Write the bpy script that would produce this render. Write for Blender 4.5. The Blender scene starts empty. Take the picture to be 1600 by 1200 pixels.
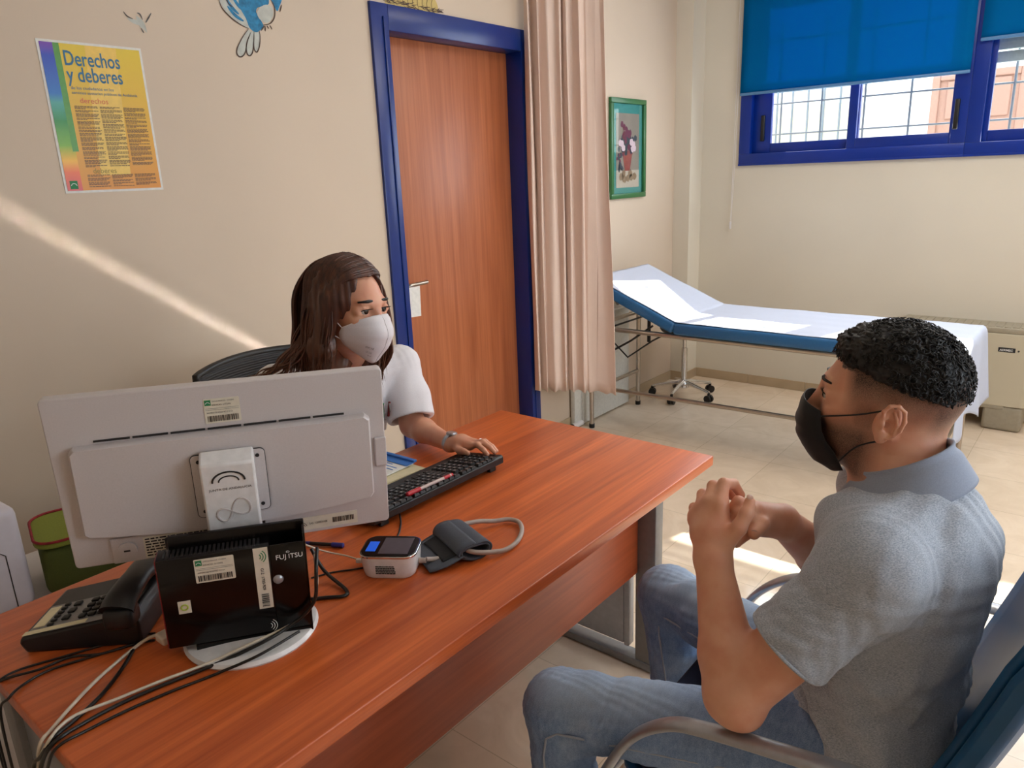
import bpy, bmesh, math, random
import numpy as np
from mathutils import Vector, Matrix, Euler
random.seed(7); np.random.seed(7)
SC = bpy.context.scene
COL = SC.collection
PI = math.pi

# ------------------------------------------------------------------ camera
CAM_POS = Vector((2.4744, 0.0, 1.5))
yaw, pitch, roll, foc = 0.69646, -0.27623, -0.04123, 1149.87
_f = Vector((-math.sin(yaw)*math.cos(pitch), math.cos(yaw)*math.cos(pitch), math.sin(pitch)))
_r = _f.cross(Vector((0, 0, 1))).normalized(); _u = _r.cross(_f)
_r2 = _r*math.cos(roll) + _u*math.sin(roll); _u2 = _u*math.cos(roll) - _r*math.sin(roll)
cd = bpy.data.cameras.new('camera'); cam = bpy.data.objects.new('camera', cd); COL.objects.link(cam)
M = Matrix((_r2, _u2, -_f)).transposed().to_4x4(); M.translation = CAM_POS
cam.matrix_world = M
cd.sensor_width = 36; cd.lens = foc/1600*36; cd.clip_start = .02; cd.clip_end = 200
SC.camera = cam

# ------------------------------------------------------------------ light and exposure
SC.view_settings.view_transform = 'Standard'; SC.view_settings.look = 'None'
SC.view_settings.exposure = -0.12; SC.view_settings.gamma = 1; SC.view_settings.use_curve_mapping = False
W = bpy.data.worlds.new('sky'); SC.world = W; W.use_nodes = True
bg = W.node_tree.nodes['Background']; bg.inputs[0].default_value = (.80, .90, 1.0, 1); bg.inputs[1].default_value = 6.0

def aim(o, d):
    o.rotation_mode = 'QUATERNION'; o.rotation_quaternion = Vector(d).normalized().to_track_quat('-Z', 'Y')
sd = bpy.data.lights.new('sun', 'SUN'); so = bpy.data.objects.new('sun', sd); COL.objects.link(so)
sd.energy = 20; sd.angle = math.radians(.55); sd.color = (1, .96, .88)
SUN_DIR = Vector((-.26, -1, -.79)); aim(so, SUN_DIR); so.location = (4, 12, 9)

def area(name, loc, d, sx, sy, power, color=(1, 1, 1), spread=180):
    l = bpy.data.lights.new(name, 'AREA'); l.shape = 'RECTANGLE'; l.size = sx; l.size_y = sy; l.energy = power
    l.color = color; l.spread = math.radians(spread)
    o = bpy.data.objects.new(name, l); COL.objects.link(o); o.location = loc; aim(o, d); return o
# daylight of the far high windows, plus unseen fill lights added right and overhead
area('daylight_far_windows', (2.2, 4.86, 1.98), (0, -1, -.25), 3.0, .9, 38, (.92, .96, 1.0))
area('fill_right_window', (4.12, 2.1, 1.75), (-1, -.05, -.2), 2.1, 1.3, 16, (.95, .97, 1.0))
area('ceiling_fill_light', (2.1, 3.2, 2.74), (0, 0, -1), 1.1, 1.1, 25, (1.0, .93, .82))
# narrow lamp added on the floor, imitating sun reflected on to the left wall
area('floor_glint_lamp', (.37, 2.60, .012), (-.235, -1, .79), .50, .03, .21, (1, .95, .88), 1.4)

# ------------------------------------------------------------------ materials
def srgb(r, g, b):
    f = lambda c: ((c/255+.055)/1.055)**2.4 if c > 10 else c/255/12.92
    return (f(r), f(g), f(b), 1)
class NT:
    def __init__(s, name):
        s.m = bpy.data.materials.new(name); s.m.use_nodes = True; s.t = s.m.node_tree; s.n = s.t.nodes
        s.b = s.n['Principled BSDF']; s.tc = None
    def node(s, ty, **kw):
        x = s.n.new(ty)
        for k, v in kw.items():
            if hasattr(x, k): setattr(x, k, v)
        return x
    def link(s, a, b): s.t.links.new(a, b)
    def coord(s, scale=(1, 1, 1), kind='Object', rot=(0, 0, 0)):
        tc = s.node('ShaderNodeTexCoord'); mp = s.node('ShaderNodeMapping'); mp.inputs['Scale'].default_value = scale
        mp.inputs['Rotation'].default_value = rot
        s.link(tc.outputs[kind], mp.inputs[0]); return mp.outputs[0]
    def noise(s, vec, scale, detail=4, rough=.5, dist=0):
        x = s.node('ShaderNodeTexNoise'); s.link(vec, x.inputs['Vector']); x.inputs['Scale'].default_value = scale
        x.inputs['Detail'].default_value = detail; x.inputs['Roughness'].default_value = rough; x.inputs['Distortion'].default_value = dist
        return x.outputs['Fac']
    def ramp(s, fac, stops):
        x = s.node('ShaderNodeValToRGB'); s.link(fac, x.inputs[0]); e = x.color_ramp.elements
        while len(e) < len(stops): e.new(.5)
        for q, (p, c) in zip(e, stops): q.position = p; q.color = c
        return x.outputs[0]
    def mix(s, fac, a, b, mode='MIX'):
        x = s.node('ShaderNodeMix'); x.data_type = 'RGBA'; x.blend_type = mode
        for inp, v in ((x.inputs[0], fac), (x.inputs[6], a), (x.inputs[7], b)):
            if hasattr(v, 'is_output'): s.link(v, inp)
            else: inp.default_value = v
        return x.outputs[2]
    def bump(s, h, strength, dist=.002):
        x = s.node('ShaderNodeBump'); x.inputs['Strength'].default_value = strength; x.inputs['Distance'].default_value = dist
        s.link(h, x.inputs['Height']); s.link(x.outputs[0], s.b.inputs['Normal'])
    def set(s, **kw):
        for k, v in kw.items(): s.b.inputs[k.replace('_', ' ')].default_value = v
        return s
    def attr(s, name):
        x = s.node('ShaderNodeAttribute'); x.attribute_name = name; return x.outputs['Fac']
    def math(s, op, a, b):
        x = s.node('ShaderNodeMath'); x.operation = op
        for inp, v in ((x.inputs[0], a), (x.inputs[1], b)):
            if hasattr(v, 'is_output'): s.link(v, inp)
            else: inp.default_value = v
        return x.outputs[0]

def plain(name, rgb, rough=.5, metal=0, nscale=60, namt=.06, bump=0, coat=0, **kw):
    t = NT(name); v = t.coord(); f = t.noise(v, nscale, 3)
    c = srgb(*rgb); d = tuple(x*(1-namt*2) for x in c[:3])+(1,)
    t.link(t.ramp(f, [(.3, d), (.7, c)]), t.b.inputs['Base Color'])
    t.set(Roughness=rough, Metallic=metal)
    if coat: t.b.inputs['Coat Weight'].default_value = coat
    if bump: t.bump(f, bump)
    for k, x in kw.items(): t.b.inputs[k.replace('_', ' ')].default_value = x
    return t.m

MAT = {}
def wall_mat(name, rgb):
    t = NT(name); v = t.coord()
    a = t.noise(v, 1.3, 3); b = t.noise(v, 240, 2)
    c = srgb(*rgb); d = tuple(x*.93 for x in c[:3])+(1,)
    t.link(t.ramp(a, [(.3, d), (.7, c)]), t.b.inputs['Base Color']); t.set(Roughness=.62); t.bump(b, .12, .001); return t.m
MAT['wall'] = wall_mat('cream wall paint', (211, 192, 171))
MAT['wall2'] = wall_mat('cream wall paint bluer light', (224, 215, 198))  # same cream paint, with the far wall's bluer light put into the colour
MAT['ceiling'] = wall_mat('white ceiling paint', (232, 230, 222))

def floor_mat():
    t = NT('polished cream marble tiles'); v = t.coord()
    br = t.node('ShaderNodeTexBrick'); t.link(v, br.inputs['Vector']); br.offset = 0; br.squash = 1
    br.inputs['Scale'].default_value = 1; br.inputs['Brick Width'].default_value = .40; br.inputs['Row Height'].default_value = .40
    br.inputs['Mortar Size'].default_value = .0016; br.inputs['Mortar Smooth'].default_value = .2
    br.inputs['Color1'].default_value = srgb(234, 212, 188); br.inputs['Color2'].default_value = srgb(222, 200, 174)
    br.inputs['Mortar'].default_value = srgb(165, 145, 115)
    n = t.noise(v, 5, 6, .6, 1.2)
    c = t.mix(.5, br.outputs['Color'], t.ramp(n, [(.3, srgb(212, 190, 164)), (.7, srgb(242, 224, 202))]))
    t.link(c, t.b.inputs['Base Color']); t.set(Roughness=.09, IOR=1.5)
    t.bump(br.outputs['Fac'], -.15, .001); return t.m
MAT['floor'] = floor_mat()
MAT['skirting'] = plain('beige ceramic skirting', (190, 168, 138), .3, nscale=8)

def wood(name, lo, hi, axis, rough=.35, scale=1.0, contrast=1.0, coat=.15):
    t = NT(name); s = [34*scale]*3; s[axis] = 1.1*scale
    v = t.coord(tuple(s)); n = t.noise(v, 1.0, 6, .55, .6)
    s2 = [150*scale]*3; s2[axis] = 3.0*scale; v2 = t.coord(tuple(s2)); n2 = t.noise(v2, 1, 3, .6)
    s3 = [7*scale]*3; s3[axis] = .8*scale; v3 = t.coord(tuple(s3)); n3 = t.noise(v3, 1, 3, .5, 1.5)
    w = t.math('ADD', t.math('MULTIPLY', n, .45), t.math('ADD', t.math('MULTIPLY', n2, .25), t.math('MULTIPLY', n3, .3)))
    a = .5-.16/contrast; b = .5+.16/contrast
    t.link(t.ramp(w, [(a, srgb(*lo)), (b, srgb(*hi))]), t.b.inputs['Base Color'])
    t.set(Roughness=rough); t.b.inputs['Coat Weight'].default_value = coat; t.b.inputs['Coat Roughness'].default_value = .25
    t.bump(n2, .05, .0005); return t.m
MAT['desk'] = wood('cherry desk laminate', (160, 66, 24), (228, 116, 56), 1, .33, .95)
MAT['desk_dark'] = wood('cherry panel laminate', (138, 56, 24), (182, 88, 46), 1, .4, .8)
MAT['door'] = wood('orange beech door veneer', (152, 80, 44), (192, 114, 72), 2, .42, 1.0, 1.1)
MAT['blue_paint'] = plain('glossy dark blue paint', (8, 44, 122), .3, nscale=5)
MAT['blue_frame'] = plain('blue aluminium', (0, 46, 142), .32, nscale=5)
MAT['steel'] = plain('brushed steel', (190, 180, 168), .28, 1, nscale=30)
MAT['chrome'] = plain('chrome', (225, 225, 225), .08, 1)
MAT['grey_metal'] = plain('grey painted metal', (128, 126, 126), .4, .3)
MAT['alu'] = plain('satin aluminium', (172, 174, 180), .32, .65)
MAT['black'] = plain('matt black plastic', (22, 21, 23), .42, nscale=300, bump=.1)
MAT['gloss_black'] = plain('glossy black plastic', (9, 8, 10), .2, Specular_IOR_Level=.35)
MAT['rubber'] = plain('black rubber', (16, 16, 16), .55)
MAT['white_plastic'] = plain('white plastic', (225, 220, 220), .4, nscale=200, namt=.02)
MAT['mon_white'] = plain('light grey plastic', (206, 198, 198), .45, nscale=400, namt=.03, bump=.03)
MAT['white_gloss'] = plain('glossy white plastic', (235, 232, 232), .2)
MAT['screen'] = plain('dark screen glass', (18, 18, 26), .08)
MAT['paper'] = plain('white paper', (232, 230, 225), .8)
MAT['label'] = plain('cream label paper', (226, 218, 200), .6)
MAT['cream_paper'] = plain('cream card', (224, 212, 176), .8)
MAT['ink'] = plain('black ink', (25, 24, 26), .7)
MAT['white_ink'] = plain('white ink', (225, 225, 225), .6)
MAT['green_ink'] = plain('green ink', (30, 125, 75), .6)
MAT['red'] = plain('red plastic', (190, 30, 45), .3)
MAT['dark_red'] = plain('dark red plastic', (120, 25, 28), .3)
MAT['blue_plastic'] = plain('dark blue plastic', (35, 40, 130), .3)
MAT['cable_white'] = plain('off white cable', (220, 205, 185), .4)
MAT['hose'] = plain('grey rubber hose', (175, 160, 152), .45)
MAT['cable_black'] = plain('black cable', (14, 12, 13), .35)
MAT['heater'] = plain('cream painted steel', (196, 186, 162), .4, nscale=4, namt=.02)
MAT['heater_grey'] = plain('grey beige plastic', (160, 150, 130), .45)
MAT['panel_white'] = plain('white enamelled panel', (222, 220, 212), .35)

# ------------------------------------------------------------------ mesh helpers
def tag(o, label=None, cat=None, group=None, kind=None):
    if label: o['label'] = label
    if cat: o['category'] = cat
    if group: o['group'] = group
    if kind: o['kind'] = kind
    return o
class MB:
    def __init__(s): s.v = []; s.f = []; s.mi = []
    def add(s, v, f, mi=0):
        n = len(s.v); s.v += [tuple(x) for x in v]; s.f += [tuple(i+n for i in q) for q in f]; s.mi += [mi]*len(f); return s
    def box(s, lo, hi, R=None, mi=0):
        (a, b, c), (d, e, g) = lo, hi
        v = [(a, b, c), (d, b, c), (d, e, c), (a, e, c), (a, b, g), (d, b, g), (d, e, g), (a, e, g)]
        if R is not None: v = [tuple(R @ Vector(p)) for p in v]
        return s.add(v, [(0, 3, 2, 1), (4, 5, 6, 7), (0, 1, 5, 4), (1, 2, 6, 5), (2, 3, 7, 6), (3, 0, 4, 7)], mi)
    def rbox(s, lo, hi, r=.003, seg=2, R=None, mi=0):
        bm = bmesh.new(); bmesh.ops.create_cube(bm, size=1)
        for p in bm.verts: p.co = Vector([(lo[i]+hi[i])/2 + p.co[i]*(hi[i]-lo[i]) for i in range(3)])
        bmesh.ops.bevel(bm, geom=bm.edges[:], offset=r, segments=seg, profile=.5, affect='EDGES')
        return s.bm(bm, R, mi)
    def bm(s, bm, R=None, mi=0):
        bm.verts.index_update(); v = [(R @ p.co if R is not None else p.co) for p in bm.verts]
        s.add([tuple(p) for p in v], [tuple(x.index for x in f.verts) for f in bm.faces], mi); bm.free(); return s
    def tube(s, path, r, n=8, closed=False, caps=True, mi=0, flat=None):
        P = [Vector(p) for p in path]; m = len(P); rr = r if hasattr(r, '__len__') else [r]*m
        T = []
        for i in range(m):
            a = P[(i-1) % m] if (closed or i > 0) else P[i]; b = P[(i+1) % m] if (closed or i < m-1) else P[i]
            T.append((b-a).normalized() if (b-a).length > 1e-9 else Vector((0, 0, 1)))
        ref = Vector((0, 0, 1)) if abs(T[0].z) < .9 else Vector((1, 0, 0))
        N = (ref - T[0]*ref.dot(T[0])).normalized(); v = []; f = []
        for i in range(m):
            if i: 
                ax = T[i-1].cross(T[i])
                if ax.length > 1e-7: N = Matrix.Rotation(T[i-1].angle(T[i]), 3, ax.normalized()) @ N
            B = T[i].cross(N)
            for k in range(n):
                a = 2*PI*k/n; c2, s2 = math.cos(a), math.sin(a)
                if flat: c2 *= flat[0]; s2 *= flat[1]
                v.append(tuple(P[i] + (N*c2 + B*s2)*rr[i]))
        for i in range(m if closed else m-1):
            j = (i+1) % m
            for k in range(n): f.append((i*n+k, i*n+(k+1) % n, j*n+(k+1) % n, j*n+k))
        if caps and not closed: f.append(tuple(range(n-1, -1, -1))); f.append(tuple((m-1)*n+k for k in range(n)))
        return s.add(v, f, mi)
    def cyl(s, a, b, r, r2=None, n=20, mi=0): return s.tube([a, b], [r, r if r2 is None else r2], n, mi=mi)
    def lathe(s, prof, c=(0, 0, 0), n=32, mi=0, ax=None):
        v = []; f = []; m = len(prof); R = Vector(ax).to_track_quat('Z', 'Y').to_matrix() if ax else None
        for r, z in prof:
            for k in range(n):
                p = Vector((r*math.cos(2*PI*k/n), r*math.sin(2*PI*k/n), z))
                if R: p = R @ p
                v.append(tuple(p+Vector(c)))
        for i in range(m-1):
            for k in range(n): f.append((i*n+k, i*n+(k+1) % n, (i+1)*n+(k+1) % n, (i+1)*n+k))
        if prof[0][0] > 1e-6: f.append(tuple(range(n-1, -1, -1)))
        if prof[-1][0] > 1e-6: f.append(tuple((m-1)*n+k for k in range(n)))
        return s.add(v, f, mi)
    def prism(s, pts, z0, z1, fn=None, mi=0):
        n = len(pts); fn = fn or (lambda x, y, z: (x, y, z))
        v = [fn(x, y, z0) for x, y in pts] + [fn(x, y, z1) for x, y in pts]
        f = [tuple(range(n-1, -1, -1)), tuple(range(n, 2*n))] + [(i, (i+1) % n, n+(i+1) % n, n+i) for i in range(n)]
        return s.add(v, f, mi)
    def sheet(s, F, nu, nv, thick=0, mi=0):
        v = []; f = []
        for i in range(nu+1):
            for j in range(nv+1): v.append(tuple(F(i/nu, j/nv)))
        for i in range(nu):
            for j in range(nv):
                a = i*(nv+1)+j; f.append((a, a+nv+1, a+nv+2, a+1))
        return s.add(v, f, mi)
    def build(s, name, mats, parent=None, smooth=None, bevel=0, solid=0, sub=0, **tg):
        me = bpy.data.meshes.new(name); me.from_pydata(s.v, [], s.f)
        if not isinstance(mats, (list, tuple)): mats = [mats]
        for m in mats: me.materials.append(MAT[m] if isinstance(m, str) else m)
        me.polygons.foreach_set('material_index', s.mi)
        bm = bmesh.new(); bm.from_mesh(me); bmesh.ops.recalc_face_normals(bm, faces=bm.faces); bm.to_mesh(me); bm.free()
        o = bpy.data.objects.new(name, me); COL.objects.link(o)
        if parent: o.parent = parent
        if solid: md = o.modifiers.new('solid', 'SOLIDIFY'); md.thickness = solid; md.offset = 0
        if bevel: md = o.modifiers.new('bevel', 'BEVEL'); md.width = bevel; md.segments = 2; md.limit_method = 'ANGLE'
        if sub: md = o.modifiers.new('sub', 'SUBSURF'); md.levels = sub; md.render_levels = sub
        if smooth is not None:
            me.polygons.foreach_set('use_smooth', [True]*len(me.polygons))
            if smooth < 170: me.set_sharp_from_angle(angle=math.radians(smooth))
        tag(o, **tg); return o
def empty(name, loc=(0, 0, 0), R=None, rz=0, **tg):
    o = bpy.data.objects.new(name, None); COL.objects.link(o); o.empty_display_size = .1
    if R is not None: m = R.to_4x4(); m.translation = Vector(loc); o.matrix_world = m
    else: o.location = loc; o.rotation_euler = (0, 0, rz)
    tag(o, **tg); return o
def text_mb(body, size, fn, mb=None, mi=0, align='LEFT', sx=1.0, extr=0.0, bold=0.0):
    cu = bpy.data.curves.new('t', 'FONT'); cu.body = body; cu.size = size; cu.align_x = align; cu.resolution_u = 3; cu.offset = bold
    o = bpy.data.objects.new('t', cu); COL.objects.link(o)
    dg = bpy.context.evaluated_depsgraph_get(); me = bpy.data.meshes.new_from_object(o.evaluated_get(dg))
    mb = mb or MB(); mb.add([fn(v.co.x*sx, v.co.y) for v in me.vertices], [tuple(p.vertices) for p in me.polygons], mi)
    bpy.data.objects.remove(o); bpy.data.curves.remove(cu); bpy.data.meshes.remove(me); return mb
def smooth_path(P, n=6):
    P = [Vector(p) for p in P]; out = []
    for i in range(len(P)-1):
        a = P[max(i-1, 0)]; b = P[i]; c = P[i+1]; d = P[min(i+2, len(P)-1)]
        for k in range(n):
            t = k/n; out.append(.5*((2*b)+(c-a)*t+(2*a-5*b+4*c-d)*t*t+(3*b-a-3*c+d)*t**3))
    out.append(P[-1]); return out
def rrect(w, h, r, n=5, cx=0, cy=0):
    out = []
    for sx, sy, a0 in ((1, 1, 0), (-1, 1, PI/2), (-1, -1, PI), (1, -1, 3*PI/2)):
        for k in range(n+1):
            a = a0+PI/2*k/n; out.append((cx+sx*(w/2-r)+r*math.cos(a), cy+sy*(h/2-r)+r*math.sin(a)))
    return out
# ------------------------------------------------------------------ room shell
XR, YB, ZC, YW = 4.2, -1.3, 2.8, 4.966
S = dict(kind='structure')
MB().box((-.3, YB-.2, -.1), (XR+.2, YW+.2, 0)).build('floor', 'floor', **S)
MB().box((-.3, YB-.2, ZC), (XR+.2, YW+.2, ZC+.1)).build('ceiling', 'ceiling', **S)
# left wall with the door opening
D0, D1, DZ = 2.1586, 3.194, 2.191
mb = MB()
mb.box((-.18, YB-.2, 0), (0, D0+.03, ZC)); mb.box((-.18, D1-.03, 0), (0, YW+.2, ZC)); mb.box((-.18, D0+.03, DZ-.03), (0, D1-.03, ZC))
mb.build('wall_left', 'wall', **S)
# far wall with two high windows
WX0, WX1, WZ0, WZ1 = .3915, 3.55, 1.499, 2.62
mb = MB()
mb.box((0, YW, 0), (XR+.2, YW+.16, WZ0)); mb.box((0, YW, WZ1), (XR+.2, YW+.16, ZC)); mb.box((0, YW, WZ0), (WX0, YW+.16, WZ1)); mb.box((WX1, YW, WZ0), (XR+.2, YW+.16, WZ1))
mb.build('wall_far', 'wall2', **S)
MB().box((0, 4.789, 0), (.12, YW, ZC)).build('trim_1', 'wall2', kind='structure', label='cream painted corner pier')
# right wall, its unseen window opening added to let in fill daylight
mb = MB(); RW = (.9, 3.3, 1.0, 2.4)
mb.box((XR, YB-.2, 0), (XR+.16, YW, RW[2])); mb.box((XR, YB-.2, RW[3]), (XR+.16, YW, ZC)); mb.box((XR, YB-.2, RW[2]), (XR+.16, RW[0], RW[3])); mb.box((XR, RW[1], RW[2]), (XR+.16, YW, RW[3]))
mb.build('wall_right', 'wall', **S)
MB().box((-.18, YB-.2, 0), (XR+.2, YB, ZC)).build('wall_back', 'wall', **S)
# skirting
BH = .066
MB().box((0, D1, 0), (.008, 4.789, BH)).box((0, YB, 0), (.008, D0, BH)).build('baseboard_left', 'skirting', bevel=.002, **S)
mb = MB(); x = .128
while x < XR:
    mb.box((x, YW-.008, 0), (min(x+.398, XR), YW, BH)); x += .40
mb.build('baseboard_far', 'skirting', bevel=.002, **S)
MB().box((0, 4.781, 0), (.128, 4.789, BH)).box((.12, 4.781, 0), (.128, YW-.008, BH)).build('baseboard_pier', 'skirting', **S)

# ------------------------------------------------------------------ door
dr = empty('door_1', (0, D0, 0), kind='structure', label='orange beech door leaf in a dark blue frame')
LEAFX = -.085
f = MB()
for (y0, y1, z0, z1) in ((0, .093, 0, DZ), (D1-D0-.075, D1-D0, 0, DZ), (.093, D1-D0-.075, DZ-.10, DZ)):
    f.rbox((-.10, y0, z0), (.014, y1, z1), .003)
f.rbox((.0, .06, 0), (.02, .072, DZ-.05), .002).rbox((.0, D1-D0-.05, 0), (.02, D1-D0-.038, DZ-.05), .002)
f.build('door_frame', 'blue_paint', dr, smooth=30)
MB().rbox((LEAFX-.04, .093, .005), (LEAFX, D1-D0-.075, DZ-.10), .002).build('door_leaf', 'door', dr, smooth=30)
h = empty('door_handle', (0, 0, 0)); h.parent = dr
hy, hz = 2.30-D0, 1.03
MB().rbox((LEAFX, hy-.022, hz-.13), (LEAFX+.008, hy+.022, hz+.09), .003).build('backplate', 'steel', h, smooth=30)
MB().tube(smooth_path([(LEAFX, hy, hz), (LEAFX+.035, hy, hz), (LEAFX+.05, hy+.02, hz+.002), (LEAFX+.052, hy+.11, hz+.004)]), .009, 10).build('lever', 'steel', h, smooth=50)
hk = empty('door_hanger_card', (LEAFX+.062, 2.30, 1.005), label='small white card hanging from the steel door handle', cat='card')
MB().prism([(-.045, -.115), (.045, -.12), (.05, .02), (-.04, .02)], 0, .0012, lambda x, y, z: (z, x, y)).build('card', 'paper', hk)
MB().tube([(0, -.015, .012), (-.006, -.015, .024), (-.006, .015, .024), (0, .015, .012)], .0015, 6).build('loop', 'paper', hk)

# ------------------------------------------------------------------ windows
def glass_mat():
    t = NT('window glass'); n = t.node('ShaderNodeBsdfTransparent'); g = t.node('ShaderNodeBsdfGlossy'); g.inputs['Roughness'].default_value = .02
    fr = t.node('ShaderNodeMixShader'); fr.inputs[0].default_value = .06; t.link(n.outputs[0], fr.inputs[1]); t.link(g.outputs[0], fr.inputs[2])
    n.inputs[0].default_value = (.96, .98, .98, 1); out = t.n['Material Output']; t.link(fr.outputs[0], out.inputs[0]); return t.m
MAT['glass'] = glass_mat()
WY = YW-.012
def window(name, x0, x1, z0, z1, panes, lab):
    w = empty(name, (x0, YW, z0), kind='structure', label=lab)
    fr = MB(); W_, H_ = x1-x0, z1-z0; t = .075
    for a, b, c, d in ((0, W_, 0, t), (0, W_, H_-t, H_), (0, t, t, H_-t), (W_-t, W_, t, H_-t)):
        fr.rbox((a, -.02, c), (b, .08, d), .003)
    fr.rbox((.0, -.024, .0), (W_, -.018, .012), .001)
    fr.build('window_frame', 'blue_frame', w, smooth=30)
    for i, (a, b, yy) in enumerate(panes):
        s = MB(); st = .05
        a -= x0; b -= x0
        sl = (a-t+.004) if a < .25 else st
        for (p, q, c, d) in ((a-sl, a, t-.01, H_-t+.01), (b, b+st, t-.01, H_-t+.01), (a, b, t-.01, t+.06), (a, b, H_-t-.05, H_-t+.01)):
            s.rbox((p, yy, c), (q, yy+.03, d), .003)
        so_ = s.build('sash', 'blue_frame', w, smooth=30)
        MB().box((a, yy+.013, t+.05), (b, yy+.017, H_-t-.04)).build('pane', 'glass', so_)
    return w
w1 = window('window_1', WX0, 1.70, WZ0, WZ1, [(.585, 1.072, .025), (1.118, 1.615, -.012)], 'blue framed high window behind the left roller blind')
w2 = window('window_2', 1.70, WX1, WZ0, WZ1, [(1.80, 2.60, .01), (2.70, 3.44, .045)], 'blue framed high window behind the right roller blind')
for w_, xs in ((w1, ((.535-WX0, .025), (1.645-WX0, -.012))), (w2, ((1.748-1.70, .01),))):
    for xx, yy in xs:
        z = .22; MB().rbox((xx-.012, yy-.022, z-.07), (xx+.012, yy, z+.09), .005, 3).build('latch', 'black', w_, smooth=40)
# sill outside and shutter slats behind the second window
MAT['shutter'] = plain('pale grey shutter', (190, 205, 205), .5)
sh = MB()
for k in range(9): sh.rbox((1.76, YW+.10, 1.985+k*.065), (WX1-.04, YW+.115, 1.985+k*.065+.058), .006)
sh.build('rolling_shutter', 'shutter', label='pale rolled down shutter slats outside the right window', cat='shutter', smooth=40)
# unseen window added in the right wall to go with the fill light
w3 = empty('fill_window', (XR, RW[0], RW[2]), kind='structure', label='unseen blue framed window added in the right wall for fill light')
fr = MB()
for a, b, c, d in ((0, 2.4, 0, .07), (0, 2.4, 1.33, 1.4), (0, .07, 0, 1.4), (2.33, 2.4, 0, 1.4), (1.16, 1.24, 0, 1.4)): fr.rbox((-.01, a, c), (.1, b, d), .003)
fr.build('window_frame', 'blue_frame', w3, smooth=30)
MB().box((.05, .07, .07), (.054, 2.33, 1.33)).build('pane', 'glass', w3)

def blind_mat():
    t = NT('blue blind fabric'); v = t.coord(); n = t.noise(v, 900, 2)
    d = t.node('ShaderNodeBsdfDiffuse'); tr = t.node('ShaderNodeBsdfTranslucent'); c = srgb(8, 112, 178)
    d.inputs[0].default_value = c; tr.inputs[0].default_value = srgb(10, 108, 180)
    mx = t.node('ShaderNodeMixShader'); mx.inputs[0].default_value = .30; t.link(d.outputs[0], mx.inputs[1]); t.link(tr.outputs[0], mx.inputs[2])
    t.link(mx.outputs[0], t.n['Material Output'].inputs[0]); return t.m
MAT['blind'] = blind_mat()
MAT['blind_bar'] = plain('light blue bar', (90, 140, 190), .4)
for nm, x0, x1, zb, side in (('roller_blind', .395, 1.69, 1.935, 'left'), ('roller_blind', 1.722, 3.56, 2.088, 'right')):
    b = empty(nm, ((x0+x1)/2, YW-.045, zb), label='%s blue fabric roller blind pulled lower over the first window' % side if side == 'left' else 'blue roller blind at the right edge, pulled less low', cat='blind', group='blue roller blinds')
    hw = (x1-x0)/2
    MB().sheet(lambda u, v: (-hw+2*hw*u, .004*math.sin(u*7+v*3), .016+v*(2.70-zb)), 24, 12).build('fabric', 'blind', b, solid=.0008, smooth=180)
    MB().rbox((-hw, -.006, 0), (hw, .006, .018), .004).build('bottom_bar', 'blind_bar', b, smooth=40)
    MB().cyl((-hw, 0, 2.70-zb), (hw, 0, 2.70-zb), .022).build('roller', 'white_plastic', b, smooth=40)
# bead chain of the blind
c = MB(); c.tube([(.365, YW-.03, 2.6), (.362, YW-.03, 1.6), (.358, YW-.03, 1.14)], .0016, 6); c.tube([(.378, YW-.03, 2.6), (.375, YW-.03, 1.6), (.362, YW-.03, 1.12)], .0016, 6)
ch = c.build('blind_chain', 'white_plastic', label='thin white blind cord hanging on the wall left of the window', cat='cord', smooth=60)
MB().rbox((.352, YW-.037, 1.085), (.364, YW-.023, 1.135), .003).build('weight', 'white_plastic', ch)

# ------------------------------------------------------------------ outside
MAT['facade'] = plain('white render', (240, 238, 232), .9, nscale=2)
MAT['cream_ext'] = plain('cream stone', (215, 205, 170), .8)
MAT['ext_wood'] = plain('brown varnished wood', (165, 125, 108), .7)
MAT['pavement'] = plain('light paving', (205, 200, 190), .9)
MAT['iron'] = plain('grey iron', (110, 118, 125), .5, .2)
MB().box((-12, 9.0, -1), (16, 9.3, 3.6)).build('street_facade', 'facade', label='white house front across the street', cat='house front')
MB().box((-12, YW+.2, 1.05), (16, 9.0, 1.1)).build('street_ground', 'pavement', kind='structure')
g = MB()
for k in range(12):
    x = .50+k*.27; g.cyl((x, YW+.42, 1.3), (x, YW+.42, 2.7), .007, n=8)
for z in (1.70, 1.90, 2.10, 2.35, 2.6): g.cyl((-.2, YW+.42, z), (4.2, YW+.42, z), .006, n=8)
g.build('window_grille', 'iron', label='grey iron security grille outside the high windows', cat='grille', smooth=50)
def ext_door(x0, x1, z1, lab):
    e = empty('street_door', ((x0+x1)/2, 8.98, 1.1), label=lab, cat='door'); hw = (x1-x0)/2; H = z1-1.1
    MB().box((-hw, -.03, 0), (hw, .02, H)).build('leaf', 'ext_wood', e)
    m = MB()
    for a, b, c, d in ((-hw-.07, -hw, 0, H+.07), (hw, hw+.07, 0, H+.07), (-hw, hw, H, H+.07), (-.02, .02, 0, H)): m.rbox((a, -.06, c), (b, .02, d), .01)
    m.build('surround', 'ext_wood', e)
    m = MB()
    for cx in (-hw/2, hw/2):
        for cz in (.45, .95): m.rbox((cx-hw*.3, -.05, cz-.18), (cx+hw*.3, -.03, cz+.18), .01)
    m.build('panel', 'ext_wood', e)
ext_door(.80, 1.48, 2.24, 'brown panelled door of the house across the street')
bl = empty('balcony_screen', (-.55, 8.9, 1.1), label='cream shuttered bay with grey railing across the street', cat='railing')
MB().box((-.7, .0, .4), (.6, .1, 1.02)).build('shutter', 'cream_ext', bl)
m = MB()
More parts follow.
